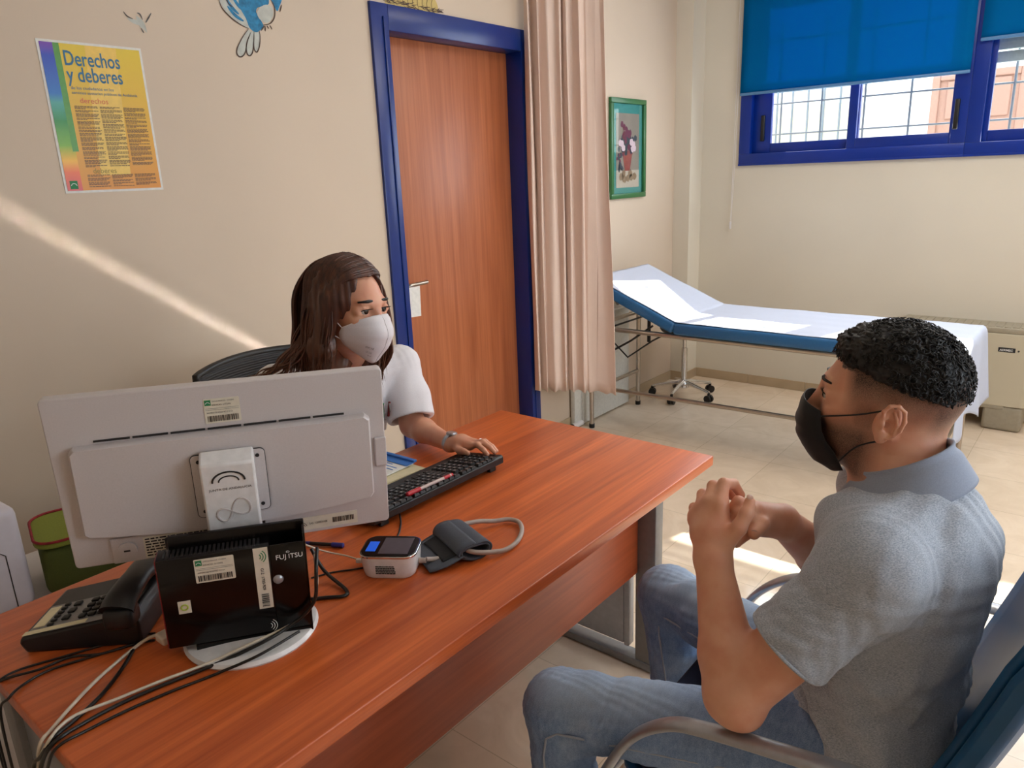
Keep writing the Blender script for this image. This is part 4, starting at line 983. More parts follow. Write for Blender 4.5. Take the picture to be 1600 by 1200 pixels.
for s_ in (-1, 1):
    y = s_*.272
    pth = smooth_path([(-.265, y, .30), (-.245, y, .42), (-.215, y, .50), (-.165, y, .585), (-.10, y, .640), (-.03, y, .662), (.08, y, .682), (.18, y, .698), (.28, y*.97, .708), (.335, y*.86, .705)], 8)
    MB().tube(pth, .014, 16, flat=(.62, 1.25)).build('armrest', 'alu', ac, smooth=70)
    lp = smooth_path([(-.27, y, .012), (-.265, y, .30), (-.262, y, .40)], 4); MB().tube(lp, .0125, 12).build('leg', 'alu', ac, smooth=70)
    lp = smooth_path([(.25, y, .012), (.20, y, .40), (.10, y, .43)], 4); MB().tube(lp, .0125, 12).build('leg', 'alu', ac, smooth=70)
MB().tube([(-.262, -.272, .405), (-.262, .272, .405)], .0115, 10).tube([(.19, -.272, .415), (.19, .272, .415)], .0115, 10).build('seat_frame', 'alu', ac, smooth=60)
# ------------------------------------------------------------------ office chair of the woman
MAT['mesh_black'] = NT('black ribbed mesh').m
t = NT('black ribbed mesh fabric'); v = t.coord(); wv = t.node('ShaderNodeTexWave'); wv.bands_direction = 'Z'; t.link(v, wv.inputs[0]); wv.inputs['Scale'].default_value = 38
t.link(t.ramp(wv.outputs['Fac'], [(.3, srgb(14, 14, 16)), (.8, srgb(44, 42, 46))]), t.b.inputs['Base Color']); t.set(Roughness=.6); t.bump(wv.outputs['Fac'], .5, .002); MAT['mesh_black'] = t.m
oc = empty('office_chair', (.52, 1.26, 0), rz=.12, label='black mesh back office chair behind the woman', cat='chair')
def ob(u, v): yy = (u-.5)*2; return (-.165-.05*v-.015*math.sin(PI*v)+.06*yy*yy, yy*.235*(1-.08*v), .55+.42*v-.01*yy*yy)
MB().sheet(ob, 20, 16).build('backrest', 'mesh_black', oc, solid=.02, smooth=60)
ed = [ob(u/20, 1) for u in range(21)]+[ob(1, 1-v/16) for v in range(1, 17)]+[ob(1-u/20, 0) for u in range(1, 21)]+[ob(0, v/16) for v in range(1, 16)]
MB().tube(ed, .012, 8, closed=True).build('back_frame', 'black', oc, smooth=60)
MB().prism(rrect(.46, .48, .09, 6, .03, 0), .43, .49).build('seat', 'seat_navy' if False else 'black', oc, bevel=.015, smooth=50)
MB().tube(smooth_path([(-.05, 0, .43), (-.17, 0, .42), (-.235, 0, .50), (-.225, 0, .75)], 5), .02, 10).build('back_stem', 'black', oc, smooth=60)
MB().cyl((.02, 0, .10), (.02, 0, .43), .025, n=16).build('column', 'black', oc, smooth=60)
for k in range(5):
    a = 2*PI*k/5+.2; dx, dy = math.cos(a), math.sin(a)
    lg = MB().tube([(.02, 0, .10), (.02+dx*.28, dy*.28, .07)], [.025, .014], 10).build('leg', 'black', oc, smooth=60)
    MB().cyl((.02+dx*.28-dy*.02, dy*.28+dx*.02, .028), (.02+dx*.28+dy*.02, dy*.28-dx*.02, .028), .028, n=16).build('caster', 'black', lg, smooth=50)
# ------------------------------------------------------------------ smooth solid modelling on a distance grid (bodies, hair, clothes)
import openvdb
A3 = lambda p: np.array(p, dtype=np.float32)
class Grid:
    def __init__(s, lo, hi, h):
        s.lo, s.h = A3(lo), h; s.n = np.ceil((A3(hi)-s.lo)/h).astype(int)+1; s.D = np.full(s.n, .06, np.float32)
    def block(s, lo, hi, pad=.035):
        a = np.maximum(np.floor((A3(lo)-pad-s.lo)/s.h).astype(int), 0); b = np.minimum(np.ceil((A3(hi)+pad-s.lo)/s.h).astype(int)+1, s.n)
        if (b <= a).any(): return None
        ax = [(s.lo[i]+s.h*np.arange(a[i], b[i])).astype(np.float32) for i in range(3)]
        return tuple(slice(a[i], b[i]) for i in range(3)), np.meshgrid(*ax, indexing='ij', sparse=True)
    def apply(s, fn, lo, hi, k=0, op='add', pad=.035):
        q = s.block(lo, hi, pad)
        if q is None: return s
        sl, P = q; d = fn(*P); E = s.D[sl]
        if op == 'sub': d = -d
        if op == 'add':
            r = np.minimum(E, d)
            if k: r = r-np.maximum(k-np.abs(E-d), 0)**2/(4*k)
        else:
            r = np.maximum(E, d)
            if k: r = r+np.maximum(k-np.abs(E-d), 0)**2/(4*k)
        s.D[sl] = r; return s
    def cone(s, a, b, ra, rb, k=.0, sq=None, op='add'):
        a, b = A3(a), A3(b); ba = b-a; L2 = float(ba@ba)+1e-9; R = max(ra, rb)*(max(1, sq[1]) if sq else 1)
        def fn(X, Y, Z):
            x, y, z = X-a[0], Y-a[1], Z-a[2]; m = 1
            if sq:
                n = A3(sq[0]); n = n/np.linalg.norm(n); q = (x*n[0]+y*n[1]+z*n[2])*(1/sq[1]-1); x, y, z = x+n[0]*q, y+n[1]*q, z+n[2]*q; m = min(1, sq[1])
            t = np.clip((x*ba[0]+y*ba[1]+z*ba[2])/L2, 0, 1)
            return (np.sqrt((x-t*ba[0])**2+(y-t*ba[1])**2+(z-t*ba[2])**2)-(ra+(rb-ra)*t))*m
        return s.apply(fn, np.minimum(a, b)-R, np.maximum(a, b)+R, k, op)
    def chain(s, P, R, k=.01, kk=.006, **kw):
        for i in range(len(P)-1): s.cone(P[i], P[i+1], R[i], R[i+1], k if i == 0 else kk, **kw)
        return s
    def ell(s, c, r, Rm=None, k=0, op='add'):
        c, r = A3(c), A3(r); M_ = np.eye(3, dtype=np.float32) if Rm is None else np.array(Rm, dtype=np.float32); R = float(max(r))
        def fn(X, Y, Z):
            x, y, z = X-c[0], Y-c[1], Z-c[2]
            u = x*M_[0, 0]+y*M_[1, 0]+z*M_[2, 0]; v = x*M_[0, 1]+y*M_[1, 1]+z*M_[2, 1]; w = x*M_[0, 2]+y*M_[1, 2]+z*M_[2, 2]
            k0 = np.sqrt((u/r[0])**2+(v/r[1])**2+(w/r[2])**2); k1 = np.sqrt((u/r[0]**2)**2+(v/r[1]**2)**2+(w/r[2]**2)**2)+1e-6
            return k0*(k0-1)/k1
        return s.apply(fn, c-R, c+R, k, op)
    def plane(s, p, n, op='int', lo=None, hi=None, k=0):           # keeps the side the normal points away from
        p, n = A3(p), A3(n); n = n/np.linalg.norm(n)
        lo = s.lo if lo is None else A3(lo); hi = s.lo+s.h*s.n if hi is None else A3(hi)
        return s.apply(lambda X, Y, Z: (X-p[0])*n[0]+(Y-p[1])*n[1]+(Z-p[2])*n[2], lo, hi, k, 'int', pad=0)
    def warp(s, fn):
        q = s.block(s.lo, s.lo+s.h*s.n, 0); s.D[q[0]] += fn(*q[1]).astype(np.float32); return s
    def mesh(s, name, mat, parent=None, attrs=None, smooth=True, inv=None, iters=0, **tg):
        g = openvdb.FloatGrid(background=.06); D = s.D.copy(); D[0] = D[-1] = .06; D[:, 0] = D[:, -1] = .06; D[:, :, 0] = D[:, :, -1] = .06
        g.copyFromArray(D); pts, tris, quads = g.convertToPolygons(isovalue=0.0, adaptivity=0.0)
        P = pts.astype(np.float64)*s.h+s.lo.astype(np.float64); Q = quads.astype(np.int64)
        a, b_, c = P[Q[:, 0]], P[Q[:, 1]], P[Q[:, 2]]; vol = np.einsum('ij,ij->i', a, np.cross(b_, c)).sum()
        if vol < 0: Q = Q[:, ::-1]
        me = bpy.data.meshes.new(name); me.vertices.add(len(P)); me.loops.add(Q.size+3*len(tris)); me.polygons.add(len(Q)+len(tris))
        Tn = tris.astype(np.int64)[:, ::-1] if vol < 0 else tris.astype(np.int64)
        me.vertices.foreach_set('co', P.ravel()); me.loops.foreach_set('vertex_index', np.concatenate([Q.ravel(), Tn.ravel()]))
        me.polygons.foreach_set('loop_start', np.concatenate([np.arange(len(Q))*4, len(Q)*4+np.arange(len(Tn))*3]))
        me.update(calc_edges=True); me.validate(); me.polygons.foreach_set('use_smooth', [smooth]*len(me.polygons))
        if attrs:
            co = np.empty(len(me.vertices)*3); me.vertices.foreach_get('co', co); co = co.reshape(-1, 3)
            for k_, f_ in attrs.items(): at_ = me.attributes.new(k_, 'FLOAT', 'POINT'); at_.data.foreach_set('value', np.clip(f_(co), 0, 1).astype(np.float32))
        me.materials.append(MAT[mat]); o = bpy.data.objects.new(name, me); COL.objects.link(o)
        if iters: md = o.modifiers.new('smooth', 'SMOOTH'); md.iterations = iters; md.factor = .5
        if parent: o.parent = parent; o.matrix_parent_inverse = Matrix.Translation(parent.location).inverted()
        tag(o, **tg); return o
def attach(o, parent):                                             # child built in world coordinates
    o.parent = parent; o.matrix_parent_inverse = Matrix.Translation(parent.location).inverted(); return o
def frame(fwd, roll=0.0):
    f_ = Vector(fwd).normalized(); l_ = Vector((0, 0, 1)).cross(f_).normalized(); u_ = f_.cross(l_)
    l2 = l_*math.cos(roll)+u_*math.sin(roll); u2 = u_*math.cos(roll)-l_*math.sin(roll)
    return np.array([list(f_), list(l2), list(u2)]).T                # columns: forward, left, up
def wob(X, Y, Z, f_, s_=0):
    return (np.sin(f_*(X*1.1+Y*.7+.4*np.sin(f_*.6*Z+s_))+s_)+np.sin(f_*(Y*1.2-Z*.8+.4*np.sin(f_*.5*X+s_*2))+s_*1.7)+np.sin(f_*(Z*1.1+X*.6+.4*np.sin(f_*.7*Y))+s_*.6))/3

def skin_mat(name, base, red, dark):
    t = NT(name); v = t.coord(); n = t.noise(v, 22, 4); n2 = t.noise(v, 420, 2); n3 = t.noise(v, 900, 1, .5)
    c = t.ramp(n, [(.3, srgb(*red)), (.7, srgb(*base))])
    st = t.attr('stubble'); hair = t.ramp(n3, [(.38, (0, 0, 0, 1)), (.62, (1, 1, 1, 1))])
    m = t.node('ShaderNodeMath'); m.operation = 'MULTIPLY'; t.link(st, m.inputs[0]); t.link(hair, m.inputs[1])
    m2 = t.math('ADD', t.math('MULTIPLY', m.outputs[0], .25), t.math('MULTIPLY', st, .74))
    t.link(t.mix(m2, c, srgb(*dark)), t.b.inputs['Base Color']); t.set(Roughness=.48); t.b.inputs['Subsurface Weight'].default_value = .12
    t.b.inputs['Subsurface Radius'].default_value = (.012, .004, .002); t.b.inputs['Subsurface Scale'].default_value = .6; t.bump(n2, .10, .0006); return t.m
MAT['skin_man'] = skin_mat('tanned skin', (230, 174, 144), (218, 150, 120), (34, 26, 24))
MAT['skin_woman'] = skin_mat('light brown skin', (214, 160, 130), (204, 138, 112), (60, 30, 22))
def knit_mat():
    t = NT('heather grey jersey'); v = t.coord((1, 1, 3.5)); n = t.noise(v, 330, 2, .6); v2 = t.coord(); n2 = t.noise(v2, 900, 1)
    t.link(t.ramp(n, [(.33, srgb(142, 150, 164)), (.5, srgb(168, 175, 187)), (.68, srgb(194, 199, 208))]), t.b.inputs['Base Color']); t.set(Roughness=.9)
    t.b.inputs['Sheen Weight'].default_value = .25; t.bump(n2, .25, .0008); return t.m
MAT['jersey'] = knit_mat()
MAT['jersey_seam'] = plain('grey seam', (120, 126, 136), .9)
MAT['collar_knit'] = fabric_mat('grey blue ribbed collar', (152, 160, 178), .9, sc=500)
def denim_mat():
    t = NT('washed blue denim'); v = t.coord((1, 1, 1)); n = t.noise(v, 700, 2, .7); n2 = t.noise(v, 9, 3, .6); v3 = t.coord((3, 1, 1)); n3 = t.noise(v3, 60, 3, .6)
    a = t.ramp(n2, [(.30, srgb(80, 118, 172)), (.55, srgb(122, 156, 204)), (.8, srgb(180, 202, 230))])
    a = t.mix(.38, a, t.ramp(n, [(.35, srgb(58, 86, 134)), (.65, srgb(182, 200, 226))])); a = t.mix(.2, a, t.ramp(n3, [(.35, srgb(54, 78, 116)), (.65, srgb(150, 168, 192))]))
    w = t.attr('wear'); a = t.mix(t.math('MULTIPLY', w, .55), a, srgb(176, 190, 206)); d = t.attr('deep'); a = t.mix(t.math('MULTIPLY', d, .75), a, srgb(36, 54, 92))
    t.link(a, t.b.inputs['Base Color']); t.set(Roughness=.9); t.bump(n, .3, .0008); return t.m
MAT['denim'] = denim_mat(); MAT['stitch'] = plain('pale stitching', (170, 180, 198), .9)
MAT['denim_dark'] = plain('dark denim seam', (40, 58, 96), .95, nscale=600)
MAT['mask_black'] = fabric_mat('black mask fabric', (20, 20, 23), .8)
MAT['mask_white'] = fabric_mat('white mask fabric', (226, 220, 224), .85)
MAT['hair_black'] = plain('black curly hair', (18, 14, 14), .55, nscale=200, namt=.3)
MAT['scrub'] = fabric_mat('white scrub cotton', (226, 222, 226), .88)
MAT['eye_white'] = plain('eye white', (225, 218, 210), .2); MAT['iris'] = plain('dark brown iris', (40, 24, 18), .15); MAT['nail'] = plain('finger nail', (205, 160, 140), .3)
MAT['shoe'] = plain('white canvas shoe', (210, 208, 204), .7); MAT['sole'] = plain('rubber sole', (230, 228, 222), .7)
t = NT('chestnut long hair'); v = t.coord((60, 60, 3)); n = t.noise(v, 1.5, 4, .6); tc = t.coord(); sx = t.node('ShaderNodeSeparateXYZ'); t.link(tc, sx.inputs[0])
mr = t.node('ShaderNodeMapRange'); t.link(sx.outputs[2], mr.inputs[0]); mr.inputs[1].default_value = 1.20; mr.inputs[2].default_value = .98; mr.inputs[3].default_value = 0; mr.inputs[4].default_value = .55
t.link(t.mix(mr.outputs[0], t.ramp(n, [(.3, srgb(44, 24, 20)), (.55, srgb(82, 46, 34)), (.8, srgb(112, 68, 46))]), srgb(120, 78, 50)), t.b.inputs['Base Color']); t.set(Roughness=.42); t.bump(n, .35, .002)
t.b.inputs['Anisotropic'].default_value = .4; MAT['hair_brown'] = t.m

def head_sdf(G, H, FR, wide=1.0, fem=False, lid=.0195):
    def T(x, y, z): return H+FR @ np.array([x, y, z])
    E = lambda c, r, k, op='add', R=None: G.ell(T(*c), r, FR if R is None else FR @ R, k, op)
    w = wide
    E((-.014, 0, .036), (.098, .075*w, .084), .0); E((.035, 0, -.012), (.062, .061*w, .082), .03); E((.03, 0, -.066), (.056, .052*w, .036), .03)
    E((-.01, 0, -.045), (.05, .055*w, .045), .03)
    E((.074, 0, -.098), (.022, .022, .017), .022); E((.082, 0, .030), (.014, .048*w, .011), .018)
    for s_ in (1, -1):
        E((.066, s_*.042*w, -.014), (.022, .018, .016), .02)
        E((.101, s_*.031, .012), (.018, .0165, .0115), .008, 'sub')
        E((.0815, s_*.031, lid), (.0130, .0170, .0050), .003); E((.0760, s_*.0485, .011), (.011, .009, .011), .006); E((.0805, s_*.031, .0035), (.0120, .0150, .0040), .003)
        # ear: shell, rim and hollow
        r_ = Matrix.Rotation(.30*s_, 3, 'Z') @ Matrix.Rotation(.18, 3, 'Y'); r_ = np.array(r_)
        E((-.006, s_*(.072*w), -.008), (.014, .0085, .026), .006, 'add', r_)
    G.cone(T(.090, 0, .022), T(.112, 0, -.022), .0085, .0105, .012); E((.113, 0, -.028), (.012, .012, .0095), .008)
    for s_ in (1, -1): E((.104, s_*.012, -.030), (.009, .007, .0065), .006)
    E((.088, 0, -.058), (.016, .026, .008), .010); E((.087, 0, -.068), (.014, .022, .008), .008); G.cone(T(.106, -.02, -.063), T(.106, .02, -.063), .002, .002, .003, op='sub')
    return T
def ear(H, FR, s_, w, mat, parent):
    # own frame: a towards the face, b up, n outwards; leaning back a little and standing off the skull
    fw = Vector(FR[:, 0]); lf = Vector(FR[:, 1])*s_; up = Vector(FR[:, 2]); a = (fw*.93+lf*.32).normalized(); n = (lf-a*lf.dot(a)).normalized(); b_ = up*1.0; a2 = (a*.985+b_*.17).normalized(); b2 = (b_-a2*b_.dot(a2)).normalized()
    O = Vector(H)+Vector(FR @ np.array([-.010, s_*(.0795*w), -.008])); FE = np.array([list(a2), list(b2), list(n)]).T; Oc = np.array(O)
    P = lambda x, y, z: Oc+FE @ np.array([x, y, z])
    G = Grid(Oc-.046, Oc+.046, .0014)
    G.ell(P(0, .002, .0), (.0165, .0290, .0050), FE, 0); G.ell(P(.004, -.022, -.001), (.0100, .0130, .0050), FE, .005); G.ell(P(.010, -.004, -.006), (.010, .020, .009), FE, .006)
    rim = [(.012, .006, .003), (.015, .017, .0055), (.009, .0275, .007), (-.003, .0305, .0080), (-.0135, .0235, .0085), (-.0178, .009, .0085), (-.0160, -.006, .0075), (-.0105, -.017, .006), (-.003, -.024, .004)]
    G.chain([P(*q) for q in rim], [.0022, .0027, .0029, .0030, .0031, .0031, .0029, .0026, .0022], .003, .002)
    G.ell(P(-.004, .012, .0078), (.0098, .0125, .0048), FE, .003, 'sub'); anti = [(-.008, -.012, .0055), (-.0095, .001, .0070), (-.006, .010, .0068), (-.001, .019, .0058)]
    G.chain([P(*q) for q in anti], [.0024, .0028, .0026, .002], .003, .002); G.ell(P(.0015, -.0035, .0065), (.0080, .0098, .0075), FE, .003, 'sub'); G.ell(P(.004, -.004, .002), (.004, .0045, .008), FE, .002, 'sub')
    G.ell(P(.0105, -.004, .0045), (.0042, .0060, .0036), FE, .003)
    G.mesh('ear', mat, parent, attrs=dict(stubble=lambda co: np.zeros(len(co))))
def eyes(H, FR, parent, look=(0, 0), lash=.8):
    def T(x, y, z): return Vector(H+FR @ np.array([x, y, z]))
    for s_ in (1, -1):
        c = T(.0812, s_*.031, .0118); R3 = Matrix(FR.tolist())
        e = MB(); bm = bmesh.new(); bmesh.ops.create_uvsphere(bm, u_segments=20, v_segments=14, radius=.0122)
        e.bm(bm); e.v = [tuple(c+Vector(p)) for p in e.v]; o = attach(e.build('eye', 'eye_white', smooth=180), parent)
        d = (R3 @ Vector((1, look[0], look[1]))).normalized(); e = MB()
        e.lathe([(0, .0128), (.003, .0127), (.0062, .0114), (.0070, .0103)], tuple(c), 20, ax=tuple(d)); attach(e.build('iris', 'iris', smooth=60), o).parent = o
        P = [T(.0925-.006*abs(q)**2, s_*(.031+.0145*q), .0165-.0035*q*q) for q in np.linspace(-1, 1, 9)]
        e = MB().tube(P, [.0006+.0009*lash*(1-abs(q)) for q in np.linspace(-1, 1, 9)], 6)
        for q in np.linspace(-.9, 1, 12):
            a = T(.0925-.006*q*q, s_*(.031+.0145*q), .0165-.0035*q*q); b_ = a+Vector(FR @ np.array([.007*lash, s_*.004*q, .004])); e.tube([a, b_], [.0005, .0002], 4)
        attach(e.build('eyelashes', 'hair_black'), parent)
        P = [T(.0965-.010*max(0, q)**2*1.6-.002*(q < 0)*abs(q), s_*(.030+.0215*q), .0345+.003*(1-q*q)) for q in np.linspace(-1, 1, 9)]
        attach(MB().tube(P, [.0016+.0016*(1-abs(q)) for q in np.linspace(-1, 1, 9)], 6, flat=(1.3, .7)).build('eyebrow', 'hair_black', smooth=80), parent)

# ------------------------------------------------------------------ the seated man
man = empty('person', (2.22, 1.18, 0), label='bearded man in grey polo shirt and jeans, black mask, hands clasped, seated', cat='person')
MH = np.array([2.213, 1.253, 1.120]); MF = frame((-.985, -.16, .05), .03)
G = Grid((1.62, .82, .02), (2.52, 1.62, 1.28), .0034)
T = head_sdf(G, MH, MF, lid=.0172)
hd = lambda co: (co-MH) @ MF
neckb = np.array([2.262, 1.225, 1.0])
G.cone(T(-.032, 0, -.045), neckb, .055, .060, .035); G.cone(T(.005, 0, -.08), neckb+[-.03, 0, .0], .042, .05, .03)
LS, RS, LE, RE = (2.262, 1.035, .935), (2.215, 1.385, .950), (2.112, .930, .725), (2.115, 1.400, .728)
LW, RW_ = (2.033, 1.014, .893), (2.085, 1.180, .905)
G.cone(LS, RS, .052, .052, .03); G.ell((2.262, 1.2, .86), (.105, .155, .16), None, .05); G.ell((2.235, 1.19, .68), (.10, .14, .15), None, .05); G.ell((2.235, 1.18, .56), (.11, .155, .085), None, .04)
for S_, E_, W_ in ((LS, LE, LW), (RS, RE, RW_)):
    G.cone(S_, E_, .054, .044, .03); m_ = A3(E_)*.72+A3(W_)*.28; G.cone(E_, m_, .041, .043, .02); G.cone(m_, W_, .043, .0275, .015)
G.ell(np.array(LE)+[.018, -.006, -.018], (.026, .026, .024), None, .02)
# left hand (back of the hand towards the viewer), then the right hand inside it
G.cone(LW, (2.022, 1.035, .925), .026, .028, .012, sq=((.8, .55, 0), 1.15)); G.cone((2.035, 1.030, .925), (2.022, 1.055, .968), .020, .016, .012); G.cone((2.020, 1.032, .925), (2.004, 1.058, .962), .021, .0165, .012)
G.cone((2.006, 1.032, .922), (1.987, 1.053, .940), .020, .016, .012)
LFING = dict(i=[(2.026, 1.051, .972), (2.018, 1.080, .996), (2.022, 1.112, .985), (2.030, 1.126, .962)], m=[(2.006, 1.056, .970), (1.997, 1.087, .984), (2.001, 1.120, .974), (2.012, 1.132, .952)],
    r=[(1.991, 1.055, .955), (1.979, 1.086, .965), (1.982, 1.118, .957), (1.996, 1.132, .938)], p=[(1.983, 1.047, .934), (1.970, 1.073, .943), (1.971, 1.102, .938), (1.984, 1.117, .925)], t=[(2.046, 1.024, .918), (2.065, 1.035, .948), (2.070, 1.051, .968), (2.069, 1.066, .982)])
rad = dict(i=(.0115, .0098, .0088, .0075), m=(.0115, .0100, .0088, .0076), r=(.0108, .0092, .0082, .0072), p=(.0098, .0082, .0074, .0064), t=(.0155, .0125, .0110, .0090))
for k_, P in LFING.items(): G.chain(P, rad[k_], .008, .004)
G.cone(RW_, (2.058, 1.118, .928), .026, .026, .012, sq=((0, .3, 1), 1.15)); G.cone((2.055, 1.118, .935), (2.040, 1.092, .950), .020, .015, .008); G.cone((2.055, 1.118, .922), (2.045, 1.082, .918), .020, .015, .008)
RFING = dict(i=[(2.056, 1.100, .955), (2.045, 1.078, .972), (2.036, 1.074, .958)], m=[(2.060, 1.090, .944), (2.050, 1.068, .956), (2.043, 1.066, .942)], r=[(2.057, 1.084, .928), (2.050, 1.062, .936), (2.040, 1.062, .926)],
    p=[(2.058, 1.084, .913), (2.053, 1.058, .909), (2.041, 1.055, .914)], t=[(2.072, 1.135, .925), (2.077, 1.100, .932), (2.076, 1.072, .926)])
rad2 = dict(i=(.011, .0096, .008), m=(.011, .0096, .008), r=(.0105, .0092, .008), p=(.0098, .0085, .0072), t=(.015, .0125, .0105))
for k_, P in RFING.items(): G.chain(P, rad2[k_], .006, .003)
# legs inside the jeans
LH, RH = (2.21, 1.105, .545), (2.21, 1.270, .545); LK, RK = (1.770, .945, .527), (1.752, 1.405, .528); LA, RA = (1.795, .945, .10), (1.835, 1.385, .10)
for a_, b_, c_ in ((LH, LK, LA), (RH, RK, RA)): G.cone(a_, b_, .068, .046, .03); G.cone(b_, c_, .044, .03, .02)
def stub(co):
    q = hd(co); x, y, z = q[:, 0], np.abs(q[:, 1]), q[:, 2]
    near = (np.linalg.norm(q, axis=1) < .19)
    top = np.clip((z-(-.022-.25*np.clip(-x-.02, 0, .1)))/.070, 0, 1)*np.clip((.062-x)/.018, 0, 1)*(y > .02)
    top = np.maximum(top, (z > .06)*(x < .07))
    back = np.clip((-.045-x)/.03, 0, 1)*np.clip((z+.055)/.06, 0, 1)
    side = np.clip((.022-np.abs(x-.027))/.012, 0, 1)*np.clip((.055-np.abs(z+.0))/.03, 0, 1)*(y > .045)*.55
    beard = np.clip((-.004-z)/.040, 0, 1)*np.clip((x+.008)/.034, 0, 1)*np.clip((z+.125)/.02, 0, 1)*.9
    return np.clip(np.maximum.reduce([top, back*.85, side, beard]), 0, 1)*near
body = G.mesh('body', 'skin_man', man, attrs=dict(stubble=stub)); body['label'] = 'tanned skin with short beard and clasped hands'
eyes(MH, MF, man, look=(0, -.05))
for s_ in (1, -1): ear(MH, MF, s_, 1.0, 'skin_man', man)
Tm = lambda x, y, z: Vector(MH+MF @ np.array([x, y, z]))
# nails
for (p, q_, r_) in (((2.0785, 1.066, .929), (.35, -.90, .1), .0062), ((2.069, 1.065, .991), (.3, -.3, .9), .0055)):
    attach(MB().lathe([(0, .0012), (r_*.7, .0009), (r_, 0)], p, 14, ax=q_).build('finger_nail', 'nail', smooth=60), man)
# hair: curly crown with short tapered sides
G = Grid(MH-.16, MH+.17, .0026)
G.ell(MH+MF @ np.array([-.010, 0, .044]), (.101, .081, .091), MF, 0); G.ell(MH+MF @ np.array([.028, 0, .088]), (.060, .060, .036), MF, .02)
G.plane(MH+MF @ np.array([0, 0, .050]), MF @ np.array([.30, 0, -1]), k=.006); G.plane(MH+MF @ np.array([.078, 0, .08]), MF @ np.array([1, 0, -.35]), k=.008)
G.warp(lambda X, Y, Z: .0042*wob(X, Y, Z, 240, 1)+.0022*wob(X, Y, Z, 480, 4)+.002*wob(X, Y, Z, 90, 2))
hm = G.mesh('hair', 'hair_black', man)
b = MB(); rnd = random.Random(21)
for k in range(1500):
    th = rnd.uniform(0, 2*PI); ph_ = math.acos(rnd.uniform(-.2, 1)); d = np.array([math.sin(ph_)*math.cos(th), math.sin(ph_)*math.sin(th), math.cos(ph_)])
    q = np.array([-.010, 0, .044])+d*np.array([.100, .080, .090])
    if q[2] < .054+.30*q[0] or q[0] > .083: continue
    if q[0] > 0 and q[2] < .075: continue
    r_ = rnd.uniform(.0035, .0065); a0 = rnd.uniform(0, 2*PI); up = Vector(d); e1 = up.orthogonal().normalized(); e2 = up.cross(e1); P = []
    for i in range(8):
        a = a0+i*.75; pp = Vector(q)+up*(.0015+.0010*i)+(e1*math.cos(a)+e2*math.sin(a))*r_; P.append(Tm(*pp))
    b.tube(P, [.0009]*7+[.0004], 4, caps=False)
attach(b.build('curls', 'hair_black', smooth=180, kind='stuff'), hm); 
# black mask
rows = [(.124, .002, .0905, .049, -.014), (.131, -.020, .088, .056, -.026), (.1325, -.040, .084, .0585, -.044), (.130, -.060, .076, .058, -.060), (.120, -.082, .062, .053, -.078), (.099, -.106, .052, .045, -.098), (.070, -.119, .046, .036, -.112)]
def maskpt(u, v, rows=rows, off=0, pl=.0012):
    f_ = v*(len(rows)-1); i = min(int(f_), len(rows)-2); q = f_-i; xf, zf, xr, hw, zr = [rows[i][j]*(1-q)+rows[i+1][j]*q for j in range(5)]
    a = (u*2-1)*PI/2; c = max(0, math.cos(a)); k_ = c**.5
    return Tm(xr+(xf-xr)*k_+pl*math.sin(v*26)*c+off, hw*math.sin(a)*1.04, zr+(zf-zr)*k_)
mk = attach(MB().sheet(lambda u, v: maskpt(u, v), 40, 30).build('face_mask', 'mask_black', solid=.0016, smooth=180), man)
for s_ in (0, 1):
    sg = -1 if s_ == 0 else 1
    for (v_, tgt) in ((.10, (-.022, sg*.081, .020)), (.80, (-.012, sg*.079, -.034))):
        a = maskpt(s_, v_); e = Tm(*tgt); m_ = Tm(.030, sg*.0745, tgt[2]*.5-.012) if v_ < .5 else Tm(.028, sg*.069, -.056)
        attach(MB().tube(smooth_path([a, m_, e], 8), .0014, 6).build('ear_loop', 'mask_black', smooth=80), mk)
# polo shirt
G = Grid((1.95, .86, .46), (2.52, 1.58, 1.09), .0036)
G.cone(LS, RS, .064, .062, .0); G.cone((2.268, 1.06, .955), (2.285, 1.17, .985), .050, .046, .03); G.cone((2.250, 1.06, .945), (2.205, 1.14, .950), .060, .055, .03); G.cone((2.21, 1.36, .955), (2.19, 1.30, .955), .058, .055, .03); G.cone((2.235, 1.37, .965), (2.275, 1.28, .990), .050, .046, .03); G.ell((2.275, 1.205, .845), (.118, .172, .155), None, .05); G.ell((2.325, 1.20, .925), (.070, .115, .075), None, .05)
G.ell((2.255, 1.195, .70), (.122, .166, .175), None, .06); G.ell((2.25, 1.18, .575), (.132, .176, .09), None, .05)
G.cone(neckb+[.018, 0, -.06], neckb+[.012, 0, -.012], .070, .062, .05)
hem = {}
G.warp(lambda X, Y, Z: (.0052*np.sin(70*(Z+.55*X)+6*np.sin(9*Y)+3*np.sin(14*X))*np.clip((.86-Z)/.16, 0, 1)*np.clip((2.40-X)/.12, 0, 1)+.0032*wob(X, Y, Z, 30, 3)+.0030*np.sin(120*(Z*.9+.45*X-.25*Y)+4*np.sin(17*X+11*Z))*np.clip((.84-Z)/.10, 0, 1)*np.clip((1.14-Y)/.06, 0, 1)+.0022*np.sin(95*(Z*.5-.8*X)+3*np.sin(15*Y+12*Z))*np.clip((Z-.70)/.1, 0, 1)*np.clip((X-2.30)/.05, 0, 1)+.0048*np.sin(48*(X*.5+Z*.9-Y*.2)+2*np.sin(20*Y))*np.clip((.80-Z)/.1, 0, 1)))
